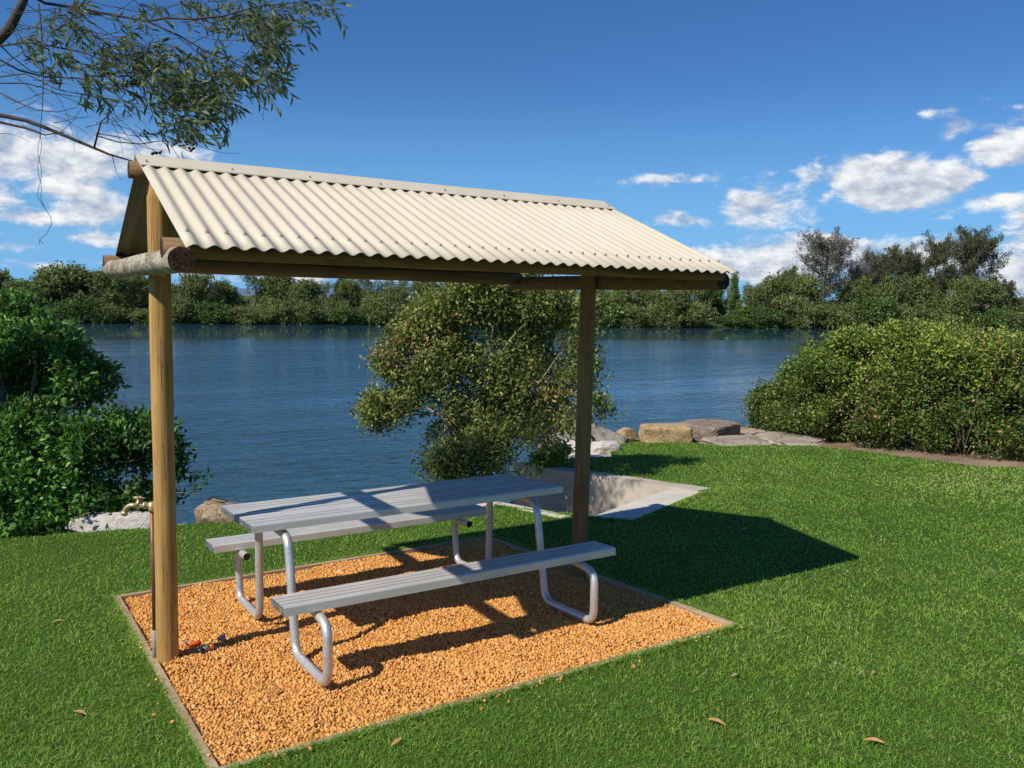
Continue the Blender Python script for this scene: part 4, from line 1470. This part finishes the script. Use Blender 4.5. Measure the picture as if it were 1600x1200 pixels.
# ------------------------------------------------------------------ trees along the far bank
def proto_round(name, h, w, seed, mat, clumps=300, leaf=.34, k=10, low=.12, open_=.0):
    """a spreading mangrove-like crown reaching almost to the water"""
    rs = random.Random(seed)
    B = []
    nb = 26
    for i in range(nb):
        a = rs.uniform(0, 2 * math.pi); f = rs.random() ** .6
        t = rs.uniform(low, .95)
        prof = math.sin(min(1, (1.02 - t) / .85 + .12) * math.pi * .5) if t > .4 else .75 + t * .6
        r = w * .5 * prof * f
        s = rs.uniform(.13, .24)
        B.append(((math.cos(a) * r, math.sin(a) * r, h * t), (w * s, w * s, h * s * .62), rs.uniform(.5, 1.2)))
    P, N = blob_points(B, clumps / nb, .5)
    keep = fnoise(P, 1.1, seed) > (-.62 + open_)
    P, N = P[keep], N[keep]
    pos, ax, nr, L, W, t = clustered(P, N, k, .20, leaf, leaf * .5, .6, .2, (.45, .22))
    t = np.clip(t + .2 * fnoise(pos, .5, seed), 0, 1)
    pos[:, 2] = np.maximum(pos[:, 2], .05)
    crown = leaves_mesh(name + '_crown', pos, ax, nr, L, W, t, mat, .15, .1, True)
    bm = bmesh.new()
    for kk in range(rs.choice((2, 3))):
        b = Vector((rs.uniform(-.8, .8), rs.uniform(-.5, .5), -.4))
        m = Vector((b.x * 1.6, b.y * 1.6, h * .35))
        tube(bm, [b, b.lerp(m, .5) + Vector((rs.uniform(-.2, .2), 0, 0)), m], [.16, .13, .10], 6)
        branches(bm, m, [Vector(B[j][0]) for j in range(kk, nb, 3)], .08, .02, 0, 4, .0, .1, 4)
    trunk = bm_mesh(name + '_trunk', bm, M['bark_pale'] if seed % 2 else M['bark_mid'])
    return crown, trunk


def proto_sheoak(name, h, w, seed, mat, dens=1.0, leaf=.42, base=.25):
    """tall wispy crown carried on rising limbs"""
    rs = random.Random(seed)
    bm = bmesh.new()
    top = Vector((rs.uniform(-.6, .6), 0, h * .9))
    tr = [Vector((0, 0, -.4)), Vector((rs.uniform(-.3, .3), 0, h * .3)), Vector((rs.uniform(-.5, .5), 0, h * .6)), top]
    tube(bm, tr, [.26, .2, .13, .03], 7)
    P = []
    for i in range(int(34 * dens) + 10):
        s = rs.uniform(base, .95)
        p0 = tr[1].lerp(tr[2], (s - .3) / .3) if s < .6 else tr[2].lerp(top, (s - .6) / .35)
        if s < .3: p0 = tr[0].lerp(tr[1], s / .3)
        a = rs.uniform(0, 2 * math.pi)
        ln = w * .5 * (1.15 - .65 * abs(s - .55) / .5) * rs.uniform(.5, 1.15)
        tip = p0 + Vector((math.cos(a) * ln, math.sin(a) * ln, ln * rs.uniform(.35, 1.0)))
        branches(bm, p0, [tip], .045, .012, 0, 4, .0, .08, 4)
        for j in range(int(13 * dens) + 3):
            f = rs.uniform(.35, 1.08)
            P.append(p0.lerp(tip, f) + Vector((rs.gauss(0, .25), rs.gauss(0, .25), rs.gauss(0, .22))))
    P = np.array([p[:] for p in P]); N = unit(len(P)) * .5 + np.array([0, 0, .3])
    pos, ax, nr, L, W, t = clustered(P, N, 9, .16, leaf, leaf * .22, .4, .1, (.45, .25))
    crown = leaves_mesh(name + '_crown', pos, ax, nr, L, W, t, mat, .1, .25, True)
    return crown, bm_mesh(name + '_trunk', bm, M['bark_mid'])


def put_tree(name, protos, loc, rz, sc, label, cat, group=None):
    root = empty(name, loc, (0, 0, rz)); root.scale = sc
    tag(root, label, cat, group)
    c = link('crown', protos[0], root); t = link('trunk', protos[1], root)
    return root


def bank_y(x):
    for (x1, y1), (x2, y2) in zip(FAR[:-1], FAR[1:]):
        if x1 <= x <= x2: return y1 + (y2 - y1) * (x - x1) / (x2 - x1)
    return 100


def bank_at(u, back=0.0):
    """where the line of sight over picture column u crosses the far bank, `back` metres behind it"""
    d = sight(u, 500); a = math.atan2(d[0], d[1])
    lo, hi = 20.0, 700.0
    for _ in range(50):
        m = (lo + hi) / 2
        x, y = CAM[0] + math.sin(a) * m, CAM[1] + math.cos(a) * m
        if y < bank_y(x): lo = m
        else: hi = m
    r = lo + back
    return CAM[0] + math.sin(a) * r, CAM[1] + math.cos(a) * r, r


def height_for(u, v, x, y):
    """top height so that the crown reaches sight-line row v"""
    d = sight(u, v)
    r = math.hypot(x - CAM[0], y - CAM[1])
    return CAM[2] + d[2] / math.hypot(d[0], d[1]) * r


ROUND = [proto_round('mangrove%d' % i, 7.0, 8.0, 20 + i, M['leaf_far'], 1500, .36, 10, .1) for i in range(6)]
LOW = [proto_round('low_mangrove%d' % i, 3.2, 6.0, 50 + i, M['leaf_far'] if i != 1 else M['leaf_far_green'], 1000, .30, 10, .02) for i in range(4)]
GREEN = [proto_round('green_tree%d' % i, 8.0, 6.0, 70 + i, M['leaf_far_green'], 1000, .36, 10, .2, .1) for i in range(2)]
GUM = [proto_sheoak('gum%d' % i, 9.0, 6.0, 90 + i, M['leaf_far'], .55, .40, .35) for i in range(2)]
SHE = [proto_sheoak('sheoak%d' % i, 14.0, 9.0, 110 + i, M['leaf_sheoak'], 1.5, .40, .22) for i in range(3)]
DARKSHE = [proto_sheoak('dark_sheoak%d' % i, 14.0, 8.0, 130 + i, M['leaf_darkoak'], 1.85, .44, .10) for i in range(3)]

GM = 'mangroves in the dense row along the far bank'
LM = 'rounded olive green mangrove in the dense row along the far river bank'
GL = 'low mangroves at the far water line'
LL = 'low bushy mangrove at the water line of the far bank'


def place(name, pr, u, v, back, wpx, h0, w0, label, cat, group=None, zb=-1.5):
    x, y, r = bank_at(u, back)
    top = height_for(u, v, x, y)
    z = zb if back < 6 else -.9
    dep = (np.array([x, y, 0]) - CAM) @ CF
    W = wpx * dep / FPX
    H = top - z
    s = H / h0; sw = W / w0
    return put_tree(name, pr, (x, y, z), random.uniform(0, 6.28), (sw, sw, s), label, cat, group)


# dense rounded trees, left half (column, top row, width) - then right of the middle tree
for i, (u, v, wpx) in enumerate(((-150, 428, 120), (-75, 432, 110), (-10, 428, 110), (50, 432, 100), (100, 425, 105), (140, 419, 110), (185, 426, 90), (225, 436, 80), (268, 440, 75), (308, 432, 80), (352, 434, 66),
                                 (440, 436, 75), (478, 433, 70), (540, 446, 60), (575, 450, 60), (620, 446, 70), (665, 442, 70), (715, 444, 80), (770, 445, 80), (825, 446, 80), (880, 446, 80), (930, 452, 70),
                                 (965, 448, 75), (1005, 445, 75), (1045, 446, 75), (1085, 444, 70), (1115, 452, 50), (1178, 446, 44), (1210, 434, 70), (1232, 422, 55), (1262, 432, 62),
                                 (1335, 440, 60), (1365, 436, 60), (1395, 432, 60), (1425, 428, 60), (1470, 430, 64), (1500, 436, 64), (1535, 445, 60), (1585, 464, 90), (1640, 458, 100), (1720, 455, 110), (1800, 450, 110))):
    place('mangrove_tree', ROUND[i % 6], u, v + (8 * math.sin(i * 2.7) if u < 1100 else 0), 4 + 3 * (i % 3), wpx * (1 + .15 * math.sin(i * 1.9)), 6.9, 8.0, LM, 'tree', GM)
for i, u in enumerate(list(range(-140, 700, 52)) + list(range(700, 940, 60)) + list(range(945, 1120, 44)) + list(range(1190, 1700, 44))):
    v = 474 + 9 * math.sin(i * 2.1) + (8 if u > 1500 else 0)
    place('low_mangrove', LOW[i % 4], u + random.uniform(-8, 8), v, 1.5, random.uniform(58, 80), 3.3, 6.0, LL, 'mangrove', GL)
# trees one can tell apart
place('gum_tree', GUM[0], 400, 428, 9, 48, 9.6, 6.0, 'dark open gum tree seen under the left part of the roof', 'tree')
place('gum_tree', GUM[1], 505, 440, 10, 40, 9.6, 6.0, 'thin wispy gum tree in the far gap under the roof middle', 'tree')
place('dark_tree', GREEN[0], 534, 437, 9, 36, 8.2, 6.0, 'narrow dark green tree standing in the sky gap under the roof', 'tree')
place('gum_tree', GUM[0], 577, 433, 12, 52, 9.6, 6.0, 'pale open gum tree with sky showing through left of the bushy tree', 'tree')
place('gum_tree', GUM[1], 622, 434, 12, 50, 9.6, 6.0, 'feathery gum tree directly left of the bushy tree top', 'tree')
place('slender_tree', GREEN[1], 1143, 424, 7, 26, 8.2, 6.0, 'slender vine clad tree just right of the roof corner', 'tree')
place('slender_tree', GREEN[0], 1118, 446, 8, 26, 8.2, 6.0, 'short dark tree half behind the roof corner', 'tree')
place('low_mangrove', LOW[1], 1150, 494, 2, 62, 3.3, 6.0, 'bright green low bush below the open field gap', 'mangrove')
place('sheoak_tree', SHE[0], 1285, 370, 12, 92, 14.2, 9.0, 'tall pale grey wispy sheoak with broad airy crown', 'tree')
place('sheoak_tree', SHE[1], 1352, 394, 12, 46, 14.2, 9.0, 'thin leaning grey sheoak right of the broad airy one', 'tree')
place('dark_sheoak_tree', DARKSHE[0], 1400, 388, 10, 66, 14.2, 8.0, 'dark pointed sheoak in the middle of the tall clump', 'tree')
place('dark_sheoak_tree', DARKSHE[1], 1375, 404, 9, 50, 14.2, 8.0, 'shorter dark sheoak left of the pointed one', 'tree')
place('dark_sheoak_tree', DARKSHE[2], 1425, 402, 11, 44, 14.2, 8.0, 'slim dark sheoak right of the pointed one', 'tree')
place('dark_sheoak_tree', DARKSHE[1], 1459, 374, 11, 52, 14.2, 8.0, 'narrow tall sheoak left of the tallest tree', 'tree')
place('sheoak_tree', SHE[2], 1497, 368, 13, 60, 14.2, 9.0, 'pale feathery sheoak behind the tallest tree', 'tree')
place('dark_sheoak_tree', DARKSHE[0], 1518, 362, 11, 72, 14.2, 8.0, 'tallest dense dark sheoak at the right end of the clump', 'tree')
place('dark_sheoak_tree', DARKSHE[2], 1562, 437, 9, 44, 14.2, 8.0, 'small dark leaning tree right of the tallest sheoak', 'tree')
place('sheoak_tree', SHE[1], 1330, 415, 10, 40, 14.2, 9.0, 'small twiggy grey sheoak between the two tall clumps', 'tree')

# farmhouse seen through the gap
hx, hy, hr = bank_at(1147, 190)
fh = empty('farmhouse', (hx, hy, -.3), (0, 0, -.4))
tag(fh, 'distant low farmhouse with pale blue roof seen through the gap in the trees', 'house')
bm = bmesh.new(); box(bm, (-6, -3, 0), (6, 3, 1.8)); link('wall', bm_mesh('wall', bm, M['house_wall']), fh)
bm = bmesh.new()
a = [bm.verts.new(p) for p in ((-6.6, -3.6, 1.75), (6.6, -3.6, 1.75), (6.6, 3.6, 1.75), (-6.6, 3.6, 1.75), (-5.0, 0, 3.0), (5.0, 0, 3.0))]
for f in ((0, 1, 5, 4), (1, 2, 5), (2, 3, 4, 5), (3, 0, 4), (3, 2, 1, 0)): bm.faces.new([a[i] for i in f])
link('roof', bm_mesh('roof', bm, M['house_roof']), fh)
for x in (-3.5, .5, 3.2):
    bm = bmesh.new(); box(bm, (x, -3.05, .8), (x + 1.2, -2.98, 1.6)); link('window', bm_mesh('window', bm, M['window']), fh)

# ------------------------------------------------------------------ fallen leaves
def fallen(x, y, L, w, rz, label, mat='dry_leaf', dz=.017):
    n = 8
    bm = bmesh.new(); prev = None
    for i in range(n + 1):
        s = i / n
        hw = w * .5 * math.sin(math.pi * min(max(s, .02), .98)) ** .8
        c = Vector(((s - .5) * L, .12 * L * (s - .5) ** 2, .10 * L * math.sin(s * 3.0)))
        row = [bm.verts.new(c + Vector((0, -hw, hw * .5))), bm.verts.new(c), bm.verts.new(c + Vector((0, hw, hw * .5)))]
        if prev:
            for k in range(2): bm.faces.new((prev[k], prev[k + 1], row[k + 1], row[k]))
        prev = row
    o = link('fallen_leaf', bm_mesh('fallen_leaf', bm, M[mat], True), None, (x, y, gz(x, y) + dz), (random.uniform(-.25, .25), random.uniform(-.2, .2), rz))
    tag(o, label, 'leaf', 'dry leaves on the lawn')


fallen(-.49, 1.08, .085, .020, -.3, 'curled tan leaf on the grass left of the gravel corner')
fallen(-.505, -.563, .075, .022, -.7, 'tan leaf on the grass at the bottom left of the gravel edge')
fallen(1.952, -2.395, .09, .024, -1.0, 'orange brown leaf on the grass in front of the right gravel corner')
fallen(2.373, -2.911, .085, .024, -1.1, 'brown leaf on the grass nearest the bottom right corner')
fallen(2.43, -2.076, .06, .028, -.2, 'pale grey dry leaf just below the right gravel corner', 'dry_leaf_pale')
fallen(.653, -1.72, .075, .020, .4, 'small dry leaf on the grass below the front gravel edge')
fallen(3.05, -2.46, .07, .022, .2, 'brown leaf on the open grass at the right')
fallen(5.085, .222, .11, .05, -.3, 'pale leaf lying in the roof shadow on the lawn', 'dry_leaf_pale', .02)
fallen(.379, -.815, .08, .026, .3, 'dark dry leaf on the gravel in front of the bench', 'dry_leaf', .004)
fallen(.16, .17, .07, .03, .8, 'pale dry leaf on the gravel beside the red hose piece', 'dry_leaf_pale', .006)

# ------------------------------------------------------------------ sky, sun, camera
world = bpy.data.worlds.new('World'); SC.world = world; world.use_nodes = True


class WT(NT):
    def __init__(self, w): self.t = w.node_tree; self.n = self.t.nodes; self.l = self.t.links


T = WT(world)
bg = T.n['Background']
sky = T.node('ShaderNodeTexSky'); sky.sky_type = 'NISHITA'; sky.sun_disc = False
sky.sun_elevation = math.radians(SUN_EL); sky.sun_rotation = math.radians(SUN_AZ)
sky.altitude = 0; sky.air_density = 1.0; sky.dust_density = 0.0; sky.ozone_density = 1.2
gen = T.node('ShaderNodeTexCoord').outputs['Generated']
sep = T.node('ShaderNodeSeparateXYZ'); T.link(gen, sep.inputs[0])
az = T.math('ARCTAN2', sep.outputs['X'], sep.outputs['Y'])
el = T.math('ARCSINE', sep.outputs['Z'])


def azel(u, v):
    d = sight(u, v); return math.atan2(d[0], d[1]), math.asin(d[2])


# cloud banks as soft ellipses in azimuth/elevation; the detail comes from noise
CL = [(1395, 282, 88, 36, 1.0), (1440, 292, 66, 34, 1.0), (1375, 292, 60, 28, 1.0), (80, 268, 170, 52, .62), (1360, 262, 50, 22, .7), (1430, 262, 40, 30, .7), (1545, 314, 42, 15, .75), (1490, 322, 60, 12, .6), (1195, 322, 60, 30, .85), (1080, 280, 72, 11, .72), (1060, 346, 56, 13, .7), (945, 288, 34, 9, .55),
      (1197, 273, 22, 9, .45), (1497, 203, 28, 18, .75), (1580, 222, 52, 30, .9), (1440, 178, 20, 6, .35), (1180, 415, 95, 36, .95), (1290, 400, 130, 28, .95), (1450, 402, 110, 24, .9), (1585, 428, 52, 26, 1.0), (1650, 400, 70, 50, .8),
      (70, 245, 150, 40, .95), (20, 215, 90, 26, .8), (150, 235, 80, 22, .6), (110, 296, 120, 17, .75), (155, 332, 62, 20, .85), (45, 338, 75, 15, .8), (150, 372, 60, 12, .7), (25, 385, 70, 10, .6), (60, 415, 60, 7, .6), (150, 410, 52, 9, .6),
      (250, 236, 80, 20, .55), (320, 425, 110, 16, .6), (480, 436, 150, 12, .6), (900, 440, 220, 14, .5), (760, 455, 300, 10, .4), (-140, 300, 130, 60, .8), (1750, 300, 120, 40, .7), (1800, 430, 160, 40, .8)]


def cloud_field(azs, els):
    acc = None
    for (u, v, su, sv, st) in CL:
        a, e = azel(u, v)
        sa, se = su / FPX * 1.25, sv / FPX * 1.28
        x = T.math('MULTIPLY', T.math('SUBTRACT', azs, a), 1 / sa)
        y = T.math('MULTIPLY', T.math('SUBTRACT', els, e), 1 / se)
        r2 = T.math('ADD', T.math('MULTIPLY', x, x), T.math('MULTIPLY', y, y))
        g = T.math('MULTIPLY', T.math('EXPONENT', T.math('MULTIPLY', r2, -.9)), st)
        acc = g if acc is None else T.math('MAXIMUM', acc, g)
    return acc


def vec(x, y, z=0.0):
    c = T.node('ShaderNodeCombineXYZ')
    for i, s in enumerate((x, y, z)):
        if hasattr(s, 'is_output'): T.link(s, c.inputs[i])
        else: c.inputs[i].default_value = s
    return c.outputs[0]


mask = cloud_field(az, el)
base_v = vec(az, T.math('MULTIPLY', el, 1.9))


def cnoise(off):
    v = T.mapping(base_v, (1, 1, 1), (0, 0, 0), off)
    n1 = T.noise(v, 16, 9, .60, .25)
    n2 = T.noise(v, 52, 5, .6)
    return T.math('ADD', T.math('MULTIPLY', n1, .78), T.math('MULTIPLY', n2, .22))


n0 = cnoise((0, 0, 0))
ns = cnoise((-.010, .016, 0))
dens = T.math('ADD', T.math('MULTIPLY', mask, .98), T.math('MULTIPLY', T.math('SUBTRACT', n0, .5), 2.3))
al = T.n.new('ShaderNodeMapRange'); al.interpolation_type = 'SMOOTHSTEP'
T.link(dens, al.inputs[0]); al.inputs[1].default_value = .36; al.inputs[2].default_value = .80
alpha = T.math('MULTIPLY', al.outputs[0], .96)
alpha = T.math('MULTIPLY', alpha, T.math('MULTIPLY', mask, 3.0, clamp=True))
lit = T.math('ADD', .52, T.math('MULTIPLY', T.math('SUBTRACT', n0, ns), 3.6), clamp=True)
ccol = T.ramp(lit, [(.0, (5.8, 6.6, 8.4)), (.35, (8.2, 8.9, 10.2)), (.7, (11.6, 12.0, 12.6)), (1, (14.2, 14.2, 14.2))])
# the clear sky is a shade deeper than the model gives
hsv = T.node('ShaderNodeHueSaturation'); hsv.inputs['Saturation'].default_value = 1.1; hsv.inputs['Value'].default_value = 1.0
T.link(sky.outputs[0], hsv.inputs['Color'])
tinted = T.mix(1.0, hsv.outputs[0], (.55, .95, 1.46), 'MULTIPLY')
lowf = T.n.new('ShaderNodeMapRange'); lowf.interpolation_type = 'SMOOTHSTEP'
T.link(el, lowf.inputs[0]); lowf.inputs[1].default_value = -.02; lowf.inputs[2].default_value = .26; lowf.inputs[3].default_value = .92; lowf.inputs[4].default_value = 0
skycol = T.mix(lowf.outputs[0], tinted, (2.7, 6.9, 12.4))
T.link(T.mix(alpha, skycol, ccol), bg.inputs['Color'])
bg.inputs['Strength'].default_value = .069

sd = bpy.data.lights.new('sun', 'SUN'); sd.energy = 5.0; sd.angle = math.radians(.55); sd.color = (1.0, .93, .82)
so = bpy.data.objects.new('sun', sd); COL.objects.link(so)
ea, aa = math.radians(SUN_EL), math.radians(SUN_AZ)
to_sun = Vector((math.sin(aa) * math.cos(ea), math.cos(aa) * math.cos(ea), math.sin(ea)))
so.rotation_euler = to_sun.to_track_quat('Z', 'Y').to_euler()
so.location = to_sun * 30

cd = bpy.data.cameras.new('camera'); cd.sensor_width = 36; cd.sensor_fit = 'HORIZONTAL'
cd.lens = 36 * FPX / 1600; cd.clip_start = .05; cd.clip_end = 12000
co = bpy.data.objects.new('camera', cd); COL.objects.link(co)
mw = Matrix.Identity(4)
for i in range(3):
    mw[i][0] = CR[i]; mw[i][1] = CU[i]; mw[i][2] = -CF[i]; mw[i][3] = CAM[i]
co.matrix_world = mw
SC.camera = co

SC.render.engine = 'CYCLES'
SC.cycles.max_bounces = 6; SC.cycles.transparent_max_bounces = 4
SC.cycles.use_denoising = True
try:
    SC.cycles.denoiser = 'OPENIMAGEDENOISE'; SC.cycles.denoising_prefilter = 'ACCURATE'
except Exception: pass
SC.view_settings.view_transform = 'Standard'; SC.view_settings.look = 'None'
SC.view_settings.exposure = 0; SC.view_settings.gamma = 1
